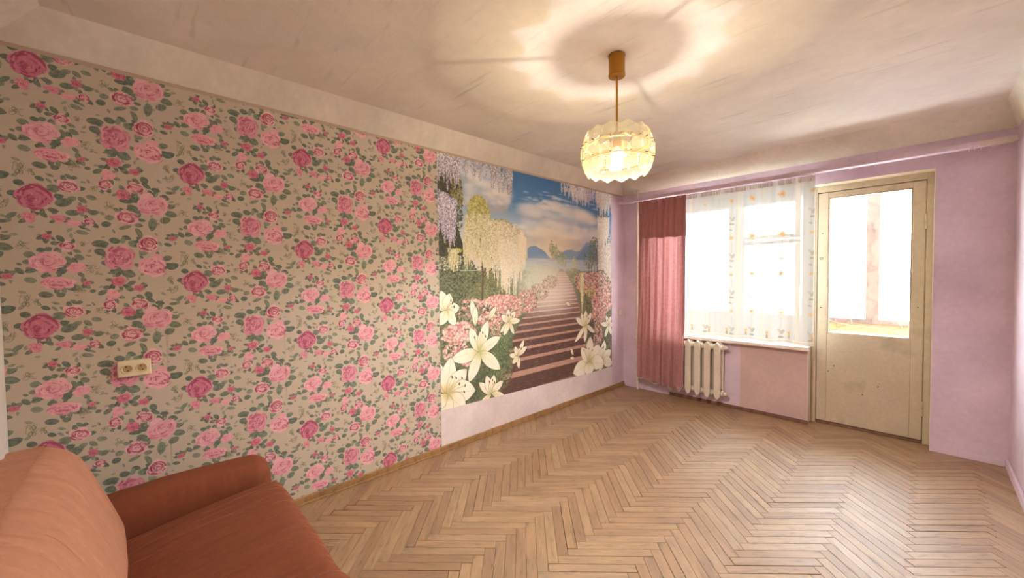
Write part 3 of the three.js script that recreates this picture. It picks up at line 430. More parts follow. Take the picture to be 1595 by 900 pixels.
  const mat4 = (k) => new THREE.Matrix4().compose(new THREE.Vector3(k.X, k.tilt[2] - 0.0003, k.Z), new THREE.Quaternion().setFromEuler(new THREE.Euler(k.tilt[0], k.turn + k.flip, k.tilt[1], 'YXZ')), new THREE.Vector3(...k.worn));
  for (const k of planks) {
    if (k.whole && k.seen && single < 290) { const m = mesh('plank', k.geo, k.mat, floor); mat4(k).decompose(m.position, m.quaternion, m.scale); single++; continue; }
    for (const g of k.whole ? [k.geo.clone().applyMatrix4(mat4(k))] : k.parts) { if (!rest.has(k.mat)) rest.set(k.mat, []); rest.get(k.mat).push(g); }
  }
  const mats = [...rest.keys()], merged = mergeGeometries(mats.map((m) => mergeGeometries(rest.get(m))), true);
  const far = mesh('parquet_planks', merged, mats, floor); far.userData.kind = 'stuff';
}

// ---------------------------------------------------------------- window, sill and balcony door
const win = new THREE.Group(); win.name = 'window_1'; win.userData.kind = 'structure'; scene.add(win);
{
  const y0 = SILL, y1 = OY - 0.004, zb = FR - 0.06, zf = FR;
  const X = [OX0 + 0.004, PX + 0.03];
  mesh('window_frame', join([box(X[0], y0, zb, X[0] + 0.05, y1, zf, 0.004), box(X[1] - 0.10, y0, zb, X[1], y1, zf + 0.012, 0.004), box(X[0] + 0.01, y1 - 0.055, zb + 0.001, X[1] - 0.01, y1 - 0.001, zf - 0.001, 0.004), box(X[0] + 0.01, y0 + 0.001, zb + 0.001, X[1] - 0.01, y0 + 0.05, zf - 0.001, 0.004), box(1.235, y0 + 0.01, zb + 0.002, 1.318, y1 - 0.01, zf + 0.01, 0.004)]), M.cream, win);
  const sash = (x0, x1, a, b) => {
    const t = 0.036, s = mesh('sash', join([box(x0, a, zb + 0.01, x0 + t, b, zf + 0.012, 0.004), box(x1 - t, a, zb + 0.01, x1, b, zf + 0.012, 0.004), box(x0 + 0.006, a + 0.0006, zb + 0.011, x1 - 0.006, a + t, zf + 0.0112, 0.004), box(x0 + 0.006, b - t, zb + 0.011, x1 - 0.006, b - 0.0006, zf + 0.0112, 0.004)]), M.cream, win);
    mesh('pane', box(x0 + t - 0.005, a + t - 0.005, FR - 0.032, x1 - t + 0.005, b - t + 0.005, FR - 0.029), M.glass, s);
    return s;
  };
  sash(0.475, 1.24, 0.755, 2.155); sash(1.312, 1.83, 0.755, 1.75); sash(1.312, 1.83, 1.765, 2.155);
  mesh('window_catch', join([box(1.262, 1.36, FR + 0.01, 1.29, 1.46, FR + 0.018, 0.003), put(lathe([[0, 0], [0.008, 0], [0.008, 0.03], [0, 0.034]], 12), 1.276, 1.41, FR + 0.015, 0, Math.PI / 2)]), M.steel, win);
}
structure('window_sill', join([box(OX0 - 0.02, SILL - 0.012, FR, PX, SILL + 0.012, 0.02, 0.003), box(OX0 - 0.02, SILL - 0.026, 0.0, PX + 0.012, SILL + 0.012, 0.085, 0.008)]), M.sill);

const door = new THREE.Group(); door.name = 'door_1'; door.userData.kind = 'structure'; scene.add(door);
{
  const x0 = 1.972, x1 = 2.664, y0 = 0.028, y1 = 2.152, zb = FR - 0.05, zf = FR;
  // fixed frame
  mesh('door_frame', join([box(PX + 0.004, 0, zb - 0.02, x0 - 0.004, OY - 0.004, zf + 0.004, 0.004), box(x1 + 0.005, 0, zb - 0.02, OX1 - 0.004, OY - 0.004, zf + 0.004, 0.004), box(PX + 0.006, y1 + 0.006, zb - 0.019, OX1 - 0.006, OY - 0.005, zf + 0.0025, 0.002)]), M.cream, door);
  mesh('door_stop', join([box(PX + 0.004, 0, zb - 0.045, x0 + 0.016, OY - 0.004, zb - 0.003, 0.003), box(x1 - 0.016, 0, zb - 0.045, OX1 - 0.004, OY - 0.004, zb - 0.003, 0.003), box(PX + 0.004, y1 - 0.016, zb - 0.045, OX1 - 0.004, OY - 0.004, zb - 0.003, 0.003), box(PX, 0, zb - 0.045, OX1 - 0.004, y0 + 0.014, zb - 0.003, 0.003)]), M.cream, door);
  mesh('threshold', box(x0 - 0.01, 0, zb - 0.002, x1 + 0.01, 0.022, zf + 0.002, 0.004), M.skirtingDark, door);
  const gx0 = 2.046, gx1 = 2.592, gy0 = 0.85, gy1 = 2.105;
  const leafG = new THREE.Group(); leafG.name = 'door_leaf'; door.add(leafG);
  mesh('stile', box(x0, y0, zb, gx0, y1, zf, 0.004), M.cream, leafG); mesh('stile', box(gx1, y0, zb, x1, y1, zf, 0.004), M.cream, leafG);
  mesh('top_rail', box(gx0, gy1, zb, gx1, y1, zf - 0.0008, 0.003), M.cream, leafG);
  mesh('lower_panel', box(gx0, y0, zb, gx1, gy0, zf - 0.0008, 0.003), M.cream, leafG);
  mesh('glazing_bead', join([box(gx0, gy0, zf - 0.024, gx0 + 0.012, gy1, zf - 0.006, 0.003), box(gx1 - 0.012, gy0, zf - 0.024, gx1, gy1, zf - 0.006, 0.003), box(gx0, gy0, zf - 0.024, gx1, gy0 + 0.012, zf - 0.006, 0.003), box(gx0, gy1 - 0.012, zf - 0.024, gx1, gy1, zf - 0.006, 0.003)]), M.cream, leafG);
  mesh('pane', box(gx0, gy0, zf - 0.031, gx1, gy1, zf - 0.028), M.glass, leafG);
  { // creases of the plastic film stretched over the glass
    const film = std({ color: col(0.9, 0.94, 1), roughness: 0.35, transparent: true, opacity: 0.45 });
    const pts = [[[2.30, 1.83], [2.23, 1.62], [2.20, 1.50]], [[2.31, 1.80], [2.24, 1.58]], [[2.21, 1.46], [2.26, 1.36], [2.31, 1.27]], [[2.20, 1.24], [2.25, 1.12], [2.31, 1.00]], [[2.06, 0.97], [2.2, 0.94], [2.4, 0.93], [2.56, 0.9]], [[2.08, 0.88], [2.3, 0.88], [2.56, 0.87]], [[2.5, 1.02], [2.55, 0.93]], [[2.19, 1.1], [2.22, 0.95]]];
    mesh('film_crease', join(pts.map((l) => tube(l.map(([x, y], i) => [x, y, zf - 0.0262]), 0.0016, 14, 5))), film, leafG);
  }
  // thick old paint runs and a slip of damage by the hinge
  const hinge = (y) => { const g = join([put(new THREE.CylinderGeometry(0.008, 0.008, 0.05, 14), x1 + 0.002, y + 0.027, zf + 0.006), put(new THREE.CylinderGeometry(0.008, 0.008, 0.05, 14), x1 + 0.002, y - 0.027, zf + 0.006), put(new THREE.SphereGeometry(0.0075, 12, 8), x1 + 0.002, y + 0.055, zf + 0.006), put(new THREE.SphereGeometry(0.0075, 12, 8), x1 + 0.002, y - 0.055, zf + 0.006)]); mesh('hinge', g, M.cream, door); };
  hinge(1.82); hinge(0.29);
  // marks left by a missing lock, and nail holes
  const spot = (x, y, r) => put(new THREE.CylinderGeometry(r, r, 0.002, 12), x, y, zf + 0.0004, 0, Math.PI / 2);
  mesh('nail_hole', join([spot(2.10, 0.555, 0.005), spot(2.18, 0.52, 0.003), spot(2.30, 0.33, 0.005), spot(2.40, 0.42, 0.005), spot(2.005, 1.78, 0.005), spot(2.0, 1.09, 0.006), spot(2.06, 0.5, 0.005), spot(2.63, 1.12, 0.005)]), M.dark, door);
  mesh('latch_stub', join([put(new THREE.TorusGeometry(0.011, 0.0035, 8, 20), 1.998, 1.55, zf + 0.003), spot(1.998, 1.55, 0.004)]), M.steel, door);
}

// ---------------------------------------------------------------- the balcony outside
structure('balcony_floor', box(-0.6, -0.25, -1.45, 4.2, -0.05, -0.3), M.concrete);
structure('balcony_roof', box(-0.6, 2.75, -1.45, 4.2, 2.9, -0.3), M.concrete);
{
  const par = new THREE.Group(); par.name = 'balcony_parapet'; par.position.set(0, 0, -1.15); tag(par, 'orange wooden balcony parapet with a grey rail and dark posts seen through the door glass', 'parapet'); scene.add(par);
  for (let i = 0; i < 8; i++) mesh('board', box(-0.6, -0.05 + i * 0.115, -0.012, 4.2, 0.06 + i * 0.115, 0.012, 0.003), M.balconyWood, par);
  mesh('rail', box(-0.6, 0.865, -0.05, 4.2, 0.915, 0.05, 0.006), M.balconyPost, par);
  for (const x of [-0.2, 0.95, 2.235, 3.45]) mesh('post', box(x, 0.9, -0.05, x + 0.105, 2.75, 0.05, 0.004), M.balconyPost, par);
}

// ---------------------------------------------------------------- armchair
{
  const chair = thing('armchair', 'wide salmon velvet armchair, nap shading put into the colour of seat and arms', 'armchair', [0, 0, 0]);
  // a soft block: box rounded by r, each face swelling by its crown; crease(x, y, z) moves the skin along its normal
  const pad = (x0, y0, z0, x1, y1, z1, r, crown, warp, n = [40, 24, 40]) => {
    const w = x1 - x0, h = y1 - y0, d = z1 - z0, g = new THREE.BoxGeometry(w, h, d, ...n), p = g.attributes.position, v = new THREE.Vector3(), q = new THREE.Vector3();
    for (let i = 0; i < p.count; i++) {
      v.fromBufferAttribute(p, i); q.set(THREE.MathUtils.clamp(v.x, -w / 2 + r, w / 2 - r), THREE.MathUtils.clamp(v.y, -h / 2 + r, h / 2 - r), THREE.MathUtils.clamp(v.z, -d / 2 + r, d / 2 - r));
      const dlt = v.clone().sub(q); if (dlt.length() > 1e-9) v.copy(q).add(dlt.normalize().multiplyScalar(r));
      const a = 2 * v.x / w, b = 2 * v.y / h, c = 2 * v.z / d;
      v.x += crown[0] * a * (1 - b * b) * (1 - c * c); v.y += crown[1] * b * (1 - a * a) * (1 - c * c); v.z += crown[2] * c * (1 - a * a) * (1 - b * b);
      v.x += (x0 + x1) / 2; v.y += (y0 + y1) / 2; v.z += (z0 + z1) / 2; if (warp) warp(v, a, b, c);
      p.setXYZ(i, v.x, v.y, v.z);
    }
    g.deleteAttribute('uv'); const pos = mergeVerticesBy(g); pos.computeVertexNormals(); return uvKeep(pos);
  };
  function mergeVerticesBy(g) {      // weld the box's six sides so that the skin is smooth round its edges
    const p = g.attributes.position, map = new Map(), out = [], idx = []; for (let i = 0; i < p.count; i++) { const k = [p.getX(i), p.getY(i), p.getZ(i)].map((x) => Math.round(x * 1e5)).join(); if (!map.has(k)) { map.set(k, out.length / 3); out.push(p.getX(i), p.getY(i), p.getZ(i)); } idx.push(map.get(k)); }
    const o = new THREE.BufferGeometry(); o.setAttribute('position', new THREE.BufferAttribute(new Float32Array(out), 3)); o.setIndex(Array.from(g.index.array, (i) => idx[i])); return o;
  }
  function uvKeep(g) { const n = g.attributes.normal, o = g.toNonIndexed(); return uvm(o); }
  const folds = (v, amp, f) => amp * (Math.pow(Math.max(0, noise(v.x * f[0], v.y * f[1], v.z * f[2])), 1.2) + 0.4 * noise(v.x * f[0] * 2.3, v.y * f[1] * 2.3, v.z * f[2] * 2.3));
  const seat = pad(0.545, 0.24, 4.03, 1.442, 0.472, 4.66, 0.055, [0, 0.03, 0.012], (v, a, b, c) => { const back = (v.z - 4.03) / 0.6; v.y -= 0.075 * Math.max(0, back - 0.15) * (b > 0 ? 1 : 0.2); if (b > 0) v.y -= folds(v, 0.018, [15, 1.5, 1.9]) * (1 - Math.pow(Math.abs(a), 6)); }, [150, 20, 70]);
  mesh('seat_cushion', seat, M.shadedVelvetCreased, chair);
  const back = pad(0.49, 0.30, 4.57, 1.49, 0.835, 4.86, 0.085, [0.0, 0.015, 0.028], (v, a, b, c) => { const up = Math.max(0, (v.y - 0.46) / 0.38); v.z += (c < 0 ? 0.125 : 0.035) * Math.pow(up, 1.15); if (b > 0.2) v.y -= 0.018 * Math.max(0, c) + folds(v, 0.015, [16, 2, 2.4]); if (c < 0) v.z += folds(v, 0.008, [4, 6, 3]); }, [130, 50, 40]);
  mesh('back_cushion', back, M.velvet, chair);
  const arm = (x0, x1, top) => mesh('armrest', pad(x0, 0.08, 4.06, x1, top, 4.84, 0.075, [0.01, 0.012, 0.01], (v, a, b, c) => { v.y -= b > 0 ? 0.028 * Math.max(0, c) : 0; v.y += folds(v, 0.004, [6, 2, 5]); }, [22, 24, 50]), M.shadedVelvet, chair);
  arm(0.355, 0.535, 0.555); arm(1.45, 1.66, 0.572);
  mesh('base', box(0.42, 0.06, 4.09, 1.60, 0.26, 4.80, 0.02), M.shadedVelvet, chair);
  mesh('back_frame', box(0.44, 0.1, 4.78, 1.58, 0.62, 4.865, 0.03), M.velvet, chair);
  for (const [x, z] of [[0.46, 4.13], [1.54, 4.13], [0.46, 4.78], [1.54, 4.78]]) mesh('leg', put(lathe([[0, 0], [0.018, 0], [0.024, 0.07], [0, 0.07]], 16), x, 0.0005, z), M.skirtingDark, chair);
}

// ---------------------------------------------------------------- mural on the left wall
{
  const sh = new THREE.Shape(); sh.moveTo(-2.766, 0.338); sh.lineTo(-0.268, 0.268); sh.lineTo(-0.268, 2.402); sh.lineTo(-2.766, 2.402);
  const g = new THREE.ExtrudeGeometry(sh, { depth: 0.002, bevelEnabled: false }); g.rotateY(Math.PI / 2);
  const p = g.attributes.position, uv = g.attributes.uv; for (let i = 0; i < p.count; i++) uv.setXY(i, (2.765 - p.getZ(i)) / 2.495, 1 - (2.42 - p.getY(i)) / 2.14);
  g.translate(0.0003, 0, 0);
  tag(mesh('wall_mural', g, M.mural), 'photo mural of garden steps between lilies and wisteria under a blue sky', 'mural');
}

// ---------------------------------------------------------------- radiator and heating pipe
{
  const rad = thing('radiator', 'white cast iron radiator below the window sill, half behind the pink curtain', 'radiator', [0, 0, 0]);
  const zc = 0.098, yb = 0.097, yt = 0.700;
  const sectionGeo = (() => {
    // one column: rounded slab with pointed toes, front and back water ways joined by the headers
    const prof = (w, dpt) => { const s = new THREE.Shape(), a = w / 2; s.moveTo(0, 0); s.quadraticCurveTo(a * 0.6, 0.006, a * 0.92, 0.05); s.lineTo(a, 0.09); s.lineTo(a, 0.50); s.lineTo(a * 0.92, 0.555); s.quadraticCurveTo(a * 0.6, 0.597, 0, 0.603); s.quadraticCurveTo(-a * 0.6, 0.597, -a * 0.92, 0.555); s.lineTo(-a, 0.50); s.lineTo(-a, 0.09); s.lineTo(-a * 0.92, 0.05); s.quadraticCurveTo(-a * 0.6, 0.006, 0, 0); const g = new THREE.ExtrudeGeometry(s, { depth: dpt - 0.02, bevelEnabled: true, bevelThickness: 0.01, bevelSize: 0.009, bevelOffset: -0.009, bevelSegments: 4, curveSegments: 8 }); return g; };
    const front = prof(0.066, 0.034); front.translate(0, 0, 0.036); const rear = prof(0.066, 0.034); rear.translate(0, 0, -0.056);
    const web = new RoundedBoxGeometry(0.03, 0.44, 0.1, 2, 0.012); web.translate(0, 0.30, 0);
    const head = (y) => put(new THREE.CylinderGeometry(0.031, 0.031, 0.098, 24), 0, y, 0, 0, 0, Math.PI / 2);
    const g = join([uvm(front), uvm(rear), uvm(web), uvm(head(0.06)), uvm(head(0.545))]); g.translate(0, 0, 0); return g;
  })();
  for (let i = 0; i < 6; i++) { const s = mesh('section', sectionGeo, M.whiteEnamel, rad); s.position.set(0.685 + i * 0.1, yb, zc); }
  for (const [x, y] of [[1.185, 0.642], [1.185, 0.157]]) mesh('end_plug', put(lathe([[0, 0], [0.021, 0], [0.024, 0.006], [0.024, 0.028], [0.014, 0.032], [0.014, 0.042], [0, 0.042]], 6), x + 0.048, y, zc, 0, 0, -Math.PI / 2), M.whiteEnamel, rad);
  mesh('bracket', box(0.73, 0.60, 0, 0.742, 0.625, zc), M.whiteEnamel, rad); mesh('bracket', box(1.13, 0.60, 0, 1.142, 0.625, zc), M.whiteEnamel, rad);

  const pipe = thing('heating_pipe', 'white painted heating riser in the corner left of the pink curtain', 'pipe', [0.237, 0, 0.06]);
  mesh('riser', put(new THREE.CylinderGeometry(0.0135, 0.0135, 2.50, 20), 0, 1.25, 0), M.whiteEnamel, pipe);
  mesh('coupling', put(lathe([[0.0135, 0], [0.02, 0.004], [0.022, 0.02], [0.02, 0.036], [0.0135, 0.04]], 8), 0, 0.72, 0), M.whiteEnamel, pipe);
  mesh('valve', join([put(lathe([[0.0135, 0], [0.024, 0.006], [0.03, 0.022], [0.024, 0.038], [0.0135, 0.044]], 20), 0, 0.622, 0), put(new THREE.CylinderGeometry(0.008, 0.008, 0.085, 12), 0, 0.644, 0, 0, 0, Math.PI / 2), put(new THREE.SphereGeometry(0.013, 14, 10), 0.04, 0.644, 0), put(new THREE.SphereGeometry(0.013, 14, 10), -0.04, 0.644, 0)]), M.whiteEnamel, pipe);
  mesh('branch_pipe', join([tube([[0, 0.145, 0], [0.10, 0.145, 0.004], [0.17, 0.137, 0.02], [0.24, 0.125, 0.036], [0.30, 0.150, 0.038], [0.40, 0.157, 0.038]], 0.0135, 50, 14), put(new THREE.CylinderGeometry(0.019, 0.019, 0.045, 14), 0, 0.145, 0)]), M.whiteEnamel, pipe);
  mesh('branch_pipe', tube([[0, 0.672, 0], [0.1, 0.66, 0.01], [0.25, 0.642, 0.036], [0.40, 0.642, 0.038]], 0.0135, 40, 14), M.whiteEnamel, pipe);
}

// ---------------------------------------------------------------- curtain rail
const RY = 2.305, RZ = 0.15;
{
  const rail = thing('curtain_rail', 'long lilac curtain rail with a bare pale end, above window and door', 'curtain rail', [0, RY, RZ]);
  mesh('track', join([box(0.03, -0.012, -0.045, 2.92, 0.018, 0.03, 0.004), box(0.03, 0.014, 0.026, 2.92, 0.022, 0.032, 0.002), box(0.03, -0.012, 0.026, 2.92, -0.006, 0.032, 0.002)]), M.lilac, rail);
  const bare = mesh('bare_end', box(2.92, -0.014, -0.03, 3.085, 0.022, 0.032, 0.004), M.sill, rail); bare.userData.label = 'unpainted pale end of the rail';
  for (const x of [0.14, 1.3, 2.2, 2.98]) mesh('bracket', box(x, 0.0, -RZ, x + 0.02, 0.016, -0.028, 0.003), M.lilac, rail);
  const glide = join([put(new THREE.TorusGeometry(0.006, 0.002, 6, 14), 0, -0.026, 0.005, Math.PI / 2), put(new THREE.CylinderGeometry(0.002, 0.002, 0.018, 8), 0, -0.014, 0.005)]);
  for (const x of [2.375, 2.395, 2.87, 2.895, 2.925]) { const m = mesh('glider', glide, M.whitePlastic, rail); m.position.x = x; }
}

// ---------------------------------------------------------------- curtains: pleated sheets
// a hanging sheet between x0 and x1; fold(u, t) moves it towards the room, t = 0 at the top
function sheet(x0, x1, y1, y0, fold, nx = 160, ny = 60, gather = null, hem = null) {
  const p = [], uv = [], idx = [];
  for (let j = 0; j <= ny; j++) for (let i = 0; i <= nx; i++) { const u = i / nx, t = j / ny; const x = gather ? gather(u, t) : x0 + (x1 - x0) * u, yb = y0 + (hem ? hem(u) : 0); p.push(x, y1 + (yb - y1) * t, fold(u, t)); uv.push(u, 1 - t); }
  for (let j = 0; j < ny; j++) for (let i = 0; i < nx; i++) { const a = j * (nx + 1) + i, b = a + 1, c = a + nx + 1, d = c + 1; idx.push(a, c, b, b, c, d); }
  const g = new THREE.BufferGeometry(); g.setAttribute('position', new THREE.BufferAttribute(new Float32Array(p), 3)); g.setAttribute('uv', new THREE.BufferAttribute(new Float32Array(uv), 2)); g.setIndex(idx); g.computeVertexNormals(); return g;
}
{
  const cur = thing('pink_curtain', 'pink pleated curtain with a short valance, drawn to the left of the window', 'curtain', [0, 0, 0]);
  const pleat = (u, t) => 0.013 * Math.sin(u * 6.2832 * 7 + 1.5 * Math.sin(u * 9 + t * 1.4)) + 0.008 * Math.sin(u * 6.2832 * 13 + 3 * t + 1) + 0.004 * noise(u * 30, t * 6, 2);
  const out = (t) => 0.035 * THREE.MathUtils.smoothstep(t, 0.55, 0.9);
  mesh('panel', sheet(0.315, 0.866, RY - 0.027, 0.165, (u, t) => RZ + 0.018 + out(t) + pleat(u, t) * (0.8 + 0.7 * t) , 200, 70, (u, t) => 0.315 + 0.551 * (u + 0.018 * Math.sin(u * 40) * (1 - t)) - 0.018 * t * u, (u) => (u < 0.45 ? 0.03 - 0.03 * u : -0.005) + 0.006 * Math.sin(u * 40)), M.curtain, cur);
  mesh('valance', sheet(0.325, 0.875, RY - 0.025, 1.842, (u, t) => RZ + 0.032 + 0.9 * pleat(u + 0.02, t) + 0.012 * t, 200, 24, null, (u) => -0.012 * u + 0.006 * Math.sin(u * 22)), M.curtain, cur);
  const hook = join([put(new THREE.TorusGeometry(0.007, 0.0022, 6, 14), 0, 0, 0, Math.PI / 2), put(box(-0.003, -0.03, -0.002, 0.003, -0.006, 0.002, 0.001), 0, 0, 0)]);
  for (let i = 0; i < 13; i++) { const m = mesh('hook', hook, M.whitePlastic, cur); m.position.set(0.325 + i * 0.0445 + rr(-0.01, 0.01), RY - 0.024, RZ + 0.026); m.rotation.z = rr(-0.3, 0.3); }
}
{
  const tul = thing('tulle_curtain', 'sheer white tulle curtain with rows of orange flowers over the window', 'curtain', [0, 0, 0]);
  // metres: x from 0.80 to 1.985, y from 0.755 to 2.283
  const x0 = 0.80, x1 = 1.985, y0 = 0.757, y1 = 2.283, tw = 1024, th = 1320;
  const print = canvasTex(tw, th, (c) => {
    const px = (x) => (x - x0) / (x1 - x0) * tw, py = (y) => (y1 - y) / (y1 - y0) * th, k = tw / (x1 - x0);
    c.clearRect(0, 0, tw, th); c.fillStyle = 'rgba(226,230,228,.965)'; c.fillRect(0, 0, tw, th);
    c.fillStyle = 'rgba(240,234,226,.35)'; c.fillRect(0, 0, tw, py(2.2)); c.fillStyle = 'rgba(250,246,238,.8)'; c.fillRect(0, py(0.79), tw, th);
    for (const [s, w, a] of [[0.885, 0.02, 0.5], [1.10, 0.012, 0.25], [1.355, 0.022, 0.45], [1.57, 0.012, 0.5], [1.85, 0.025, 0.45], [1.66, 0.01, 0.25]]) { c.fillStyle = `rgba(246,236,206,${a})`; c.fillRect(px(s), 0, w * k, th); }
    const flower = (x, y, s, op) => { for (let i = 0; i < 6; i++) { const a = i * 1.047 + rr(-0.2, 0.2); c.globalAlpha = op; blob(c, px(x) + Math.cos(a) * s * 0.5 * k, py(y) + Math.sin(a) * s * 0.5 * k, s * 0.5 * k, s * 0.42 * k, a, mixc([228, 190, 142], [240, 214, 172], rnd())); } c.globalAlpha = op; blob(c, px(x), py(y), s * 0.4 * k, s * 0.36 * k, 0, 'rgb(222,178,124)'); for (let i = 0; i < 10; i++) { c.globalAlpha = op * 0.7; blob(c, px(x) + rr(-0.6, 0.6) * s * k, py(y) + rr(-0.6, 0.6) * s * k, 2.5, 1.6, rr(0, 3), 'rgb(236,214,180)'); } c.globalAlpha = 1; };
    const lf = (x, y, s, rot, op, colr = 'rgb(150,150,128)') => { c.globalAlpha = op; blob(c, px(x), py(y), s * k, s * 0.5 * k, rot, colr); c.globalAlpha = 1; };
    for (const [x, dim] of [[1.048, 0.75], [1.305, 0.8], [1.493, 1], [1.735, 1], [1.965, 0.8]]) for (let i = 0; i < 4; i++) {
      const y = 2.155 - i * 0.372, big = dim === 1 ? 0.032 : dim === 0.8 ? 0.024 : 0.018;
      flower(x, y, big * (i < 2 ? 1 : 0.82), dim * 0.72);
      c.strokeStyle = 'rgba(150,140,110,.3)'; c.lineWidth = 2.5; c.beginPath(); c.moveTo(px(x), py(y - 0.05)); c.bezierCurveTo(px(x + 0.02), py(y - 0.12), px(x - 0.03), py(y - 0.2), px(x), py(y - 0.3)); c.stroke();
      lf(x + 0.012, y - 0.185, 0.026, -1.1, dim * 0.5); lf(x - 0.012, y - 0.17, 0.02, 0.9, dim * 0.4, 'rgb(176,170,140)'); lf(x + 0.002, y - 0.232, 0.02, 0.1, dim * 0.55, i === 1 && x > 1.7 ? 'rgb(196,130,100)' : 'rgb(140,140,124)'); lf(x - 0.01, y - 0.29, 0.016, 0.4, dim * 0.5);
    }
    for (let i = 0; i < 7; i++) { const x = 0.91 + i * 0.178, y = 0.85; flower(x, y, 0.017, 0.7); lf(x, y - 0.035, 0.02, 1.57, 0.7, 'rgb(186,160,110)'); }
    c.fillStyle = 'rgba(160,140,110,.5)'; c.fillRect(0, py(0.777), tw, 3);
  });
  const tulle = std({ map: print, roughness: 1, transmission: 0.09, thickness: 0, transparent: true, side: THREE.DoubleSide });
  const fold = (u, t) => RZ - 0.036 + 0.011 * Math.sin(u * 6.2832 * 6 + 1.8 * Math.sin(u * 7) + 0.5 * t) + 0.006 * Math.sin(u * 6.2832 * 15 + 2 * t) * (1 - 0.5 * t) + 0.002 * noise(u * 40, t * 9, 5);
  mesh('panel', sheet(x0, x1, y1, y0, fold, 240, 60, null, (u) => 0.0 + 0.008 * Math.sin(u * 25)), tulle, tul);
  mesh('gathered_heading', sheet(x0, x1, y1 + 0.004, y1 - 0.045, (u, t) => RZ - 0.030 + 0.006 * Math.sin(u * 6.2832 * 46) + 0.003 * Math.sin(u * 333), 420, 6), std({ color: S('#e8dcd4'), roughness: 1, transmission: 0.4, thickness: 0, transparent: true, opacity: 0.75 }), tul);
}

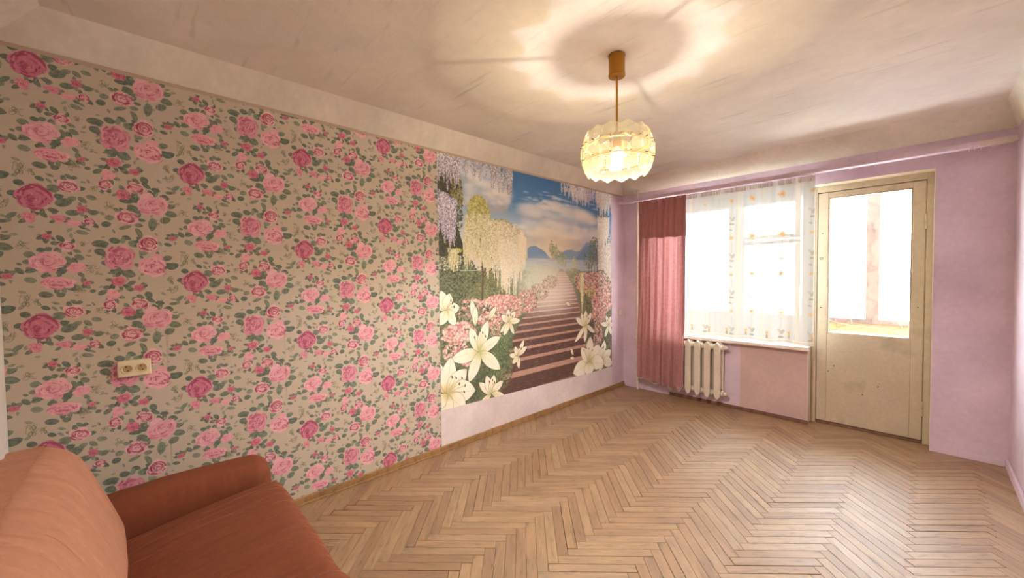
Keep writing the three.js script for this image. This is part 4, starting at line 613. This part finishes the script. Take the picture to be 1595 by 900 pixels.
// ---------------------------------------------------------------- pendant lamp
{
  const LX = 1.555, LZ = 2.67, BY = 1.99;
  const lamp = thing('pendant_lamp', 'brass stemmed pendant lamp with a lit shade of textured glass hexagons', 'lamp', [LX, 0, LZ]);
  mesh('canopy', put(lathe([[0, 0], [0.040, 0], [0.043, 0.004], [0.043, 0.012], [0.041, 0.014], [0.041, 0.098], [0.043, 0.1], [0.043, 0.108], [0.037, 0.112], [0, 0.112]].map(([r, y]) => [r, y]), 40), 0, C - 0.112, 0), M.brass, lamp);
  mesh('stem', put(new THREE.CylinderGeometry(0.0058, 0.0058, C - 0.112 - 2.16, 16), 0, (C - 0.112 + 2.16) / 2, 0), M.brass, lamp);
  // spider carrying the ring, and the holder
  const spokes = []; for (let i = 0; i < 3; i++) { const a = i * 2.0944 + 0.3; spokes.push(tube([[0, 2.15, 0], [Math.cos(a) * 0.075, 2.135, Math.sin(a) * 0.075], [Math.cos(a) * 0.158, 2.085, Math.sin(a) * 0.158]], 0.0026, 16, 8)); }
  spokes.push(put(new THREE.TorusGeometry(0.16, 0.003, 8, 72), 0, 2.085, 0, 0, Math.PI / 2), put(new THREE.TorusGeometry(0.16, 0.003, 8, 72), 0, 2.01, 0, 0, Math.PI / 2));
  mesh('ring_frame', join(spokes), M.brass, lamp);
  mesh('holder', put(lathe([[0, 0], [0.020, 0], [0.022, 0.01], [0.022, 0.075], [0.012, 0.088], [0.007, 0.1], [0, 0.1]], 28), 0, 2.07, 0), M.brass, lamp);
  mesh('bulb_base', put(lathe([[0.018, 0.022], [0.026, 0.018], [0.033, 0.004], [0.032, 0], [0, 0]], 32), 0, BY + 0.052, 0), std({ color: S('#efe6dc'), roughness: 0.3, transmission: 0.25, thickness: 0 }), lamp);
  const glow = new THREE.MeshStandardMaterial({ color: 0xffffff, emissive: LAMP.color, emissiveIntensity: 14, roughness: 0.4 });
  const bulb = mesh('bulb', put(lathe([[0, -0.034], [0.014, -0.031], [0.025, -0.022], [0.031, -0.008], [0.0315, 0.006], [0.029, 0.03], [0.0275, 0.052], [0, 0.052]], 36), 0, BY, 0), glow, lamp); bulb.castShadow = false;
  const up = new THREE.PointLight(LAMP.color, LAMP.up); up.position.set(0, BY + 0.004, 0); up.shadow.radius = 0.35; up.castShadow = true; up.name = 'bulb_light'; lamp.add(up);
  const down = new THREE.SpotLight(LAMP.color, LAMP.down, 0, 1.5, 0.5); down.position.set(0, BY - 0.002, 0); down.target.position.set(0, 0, 0); down.shadow.radius = 1.2; down.castShadow = true; down.name = 'bulb_beam'; lamp.add(down, down.target);
  // hexagonal plates of pressed glass: raised star relief on the outside
  const glassM = std({ color: col(0.95, 0.91, 0.77), roughness: 0.1, transmission: 0.98, thickness: 0, ior: 1.45 });
  const R = 0.051, plate = (() => {
    const rings = [[1, 0], [1, 0.0045], [0.93, 0.0065], [0.8, 0.004], [0.66, 0.009], [0.5, 0.005], [0.34, 0.011], [0.16, 0.006]], p = [], pt = (i, k) => { const a = (k / 12) * 6.2832 + 0.5236, [r, h] = rings[i], hexr = k % 2 ? Math.cos(0.5236) : 1, rel = i > 2 ? (k % 2 ? 0.0035 : -0.0015) * (i % 2 ? 1 : -1) : 0; return [Math.cos(a) * r * R * hexr, Math.sin(a) * r * R * hexr, h + rel]; };
    for (let k = 0; k < 12; k++) { const l = (k + 1) % 12; p.push(0, 0, 0, ...pt(0, l), ...pt(0, k)); for (let i = 0; i + 1 < rings.length; i++) p.push(...pt(i, k), ...pt(i, l), ...pt(i + 1, l), ...pt(i, k), ...pt(i + 1, l), ...pt(i + 1, k)); p.push(...pt(7, k), ...pt(7, l), 0, 0, 0.012); }
    const g = new THREE.BufferGeometry(); g.setAttribute('position', new THREE.BufferAttribute(new Float32Array(p), 3)); g.computeVertexNormals(); return uvm(g);
  })();
  const pin = put(new THREE.CylinderGeometry(0.0022, 0.0022, 0.016, 8), 0, 0, 0.004, 0, Math.PI / 2);
  for (let row = -1; row <= 1; row++) for (let i = 0; i < 12; i++) {
    const a = ((i + (row ? 0.5 : 0)) / 12) * 6.2832 + 0.12, t = new THREE.Group(), lean = row * 0.34, rad = row ? 0.161 : 0.176;
    const m = mesh('glass_plate', plate, glassM, lamp); m.position.set(Math.sin(a) * rad, 2.047 + row * 0.07, Math.cos(a) * rad); m.rotation.order = 'YXZ'; m.rotation.set(-lean, a, 0);
    const q = mesh('pin', pin, M.dark, m); q.position.set(0, (row > 0 ? -1 : 1) * R * 0.72, 0.003);
  }
}

// ---------------------------------------------------------------- socket and switch on the left wall
{
  const so = thing('wall_socket', 'cream double wall socket on the rose wallpaper above the armchair', 'socket', [0.0012, 0.986, 4.526]);
  const w = 0.120, h = 0.080, t = 0.024;
  mesh('plate', box(0, -h / 2, -w / 2, t, h / 2, w / 2, 0.007), M.bakelite, so);
  for (const s of [-1, 1]) {
    const well = mesh('socket_well', put(lathe([[0.0, 0.0015], [0.0165, 0.0015], [0.0175, 0.004], [0.0195, 0.006], [0.021, 0.004], [0.0215, 0]], 32), t - 0.001, 0, s * 0.0255, 0, 0, -Math.PI / 2), M.bakelite, so);
    mesh('socket_hole', join([-1, 1].map((e) => put(new THREE.CylinderGeometry(0.0028, 0.0028, 0.002, 14), t + 0.001, e * 0.009, s * 0.0255 + e * 0.003, 0, 0, Math.PI / 2))), M.dark, well);
    mesh('inner_disc', put(new THREE.CylinderGeometry(0.0162, 0.0162, 0.0008, 32), t + 0.0005, 0, s * 0.0255, 0, 0, Math.PI / 2), std({ color: S('#b59a66'), roughness: 0.6 }), well);
  }
  const sw = thing('light_switch', 'small white square light switch on the lilac strip beside the mural', 'switch', [0.0, 0.945, 0.085]);
  mesh('plate', box(0, -0.04, -0.038, 0.010, 0.04, 0.038, 0.004), M.plastic, sw);
  const rk = box(-0.004, -0.024, -0.018, 0.004, 0.024, 0.018, 0.002); rk.rotateZ(0.06); rk.translate(0.0105, 0, 0); mesh('rocker', rk, M.whitePlastic, sw);
}

renderer.render(scene, camera);
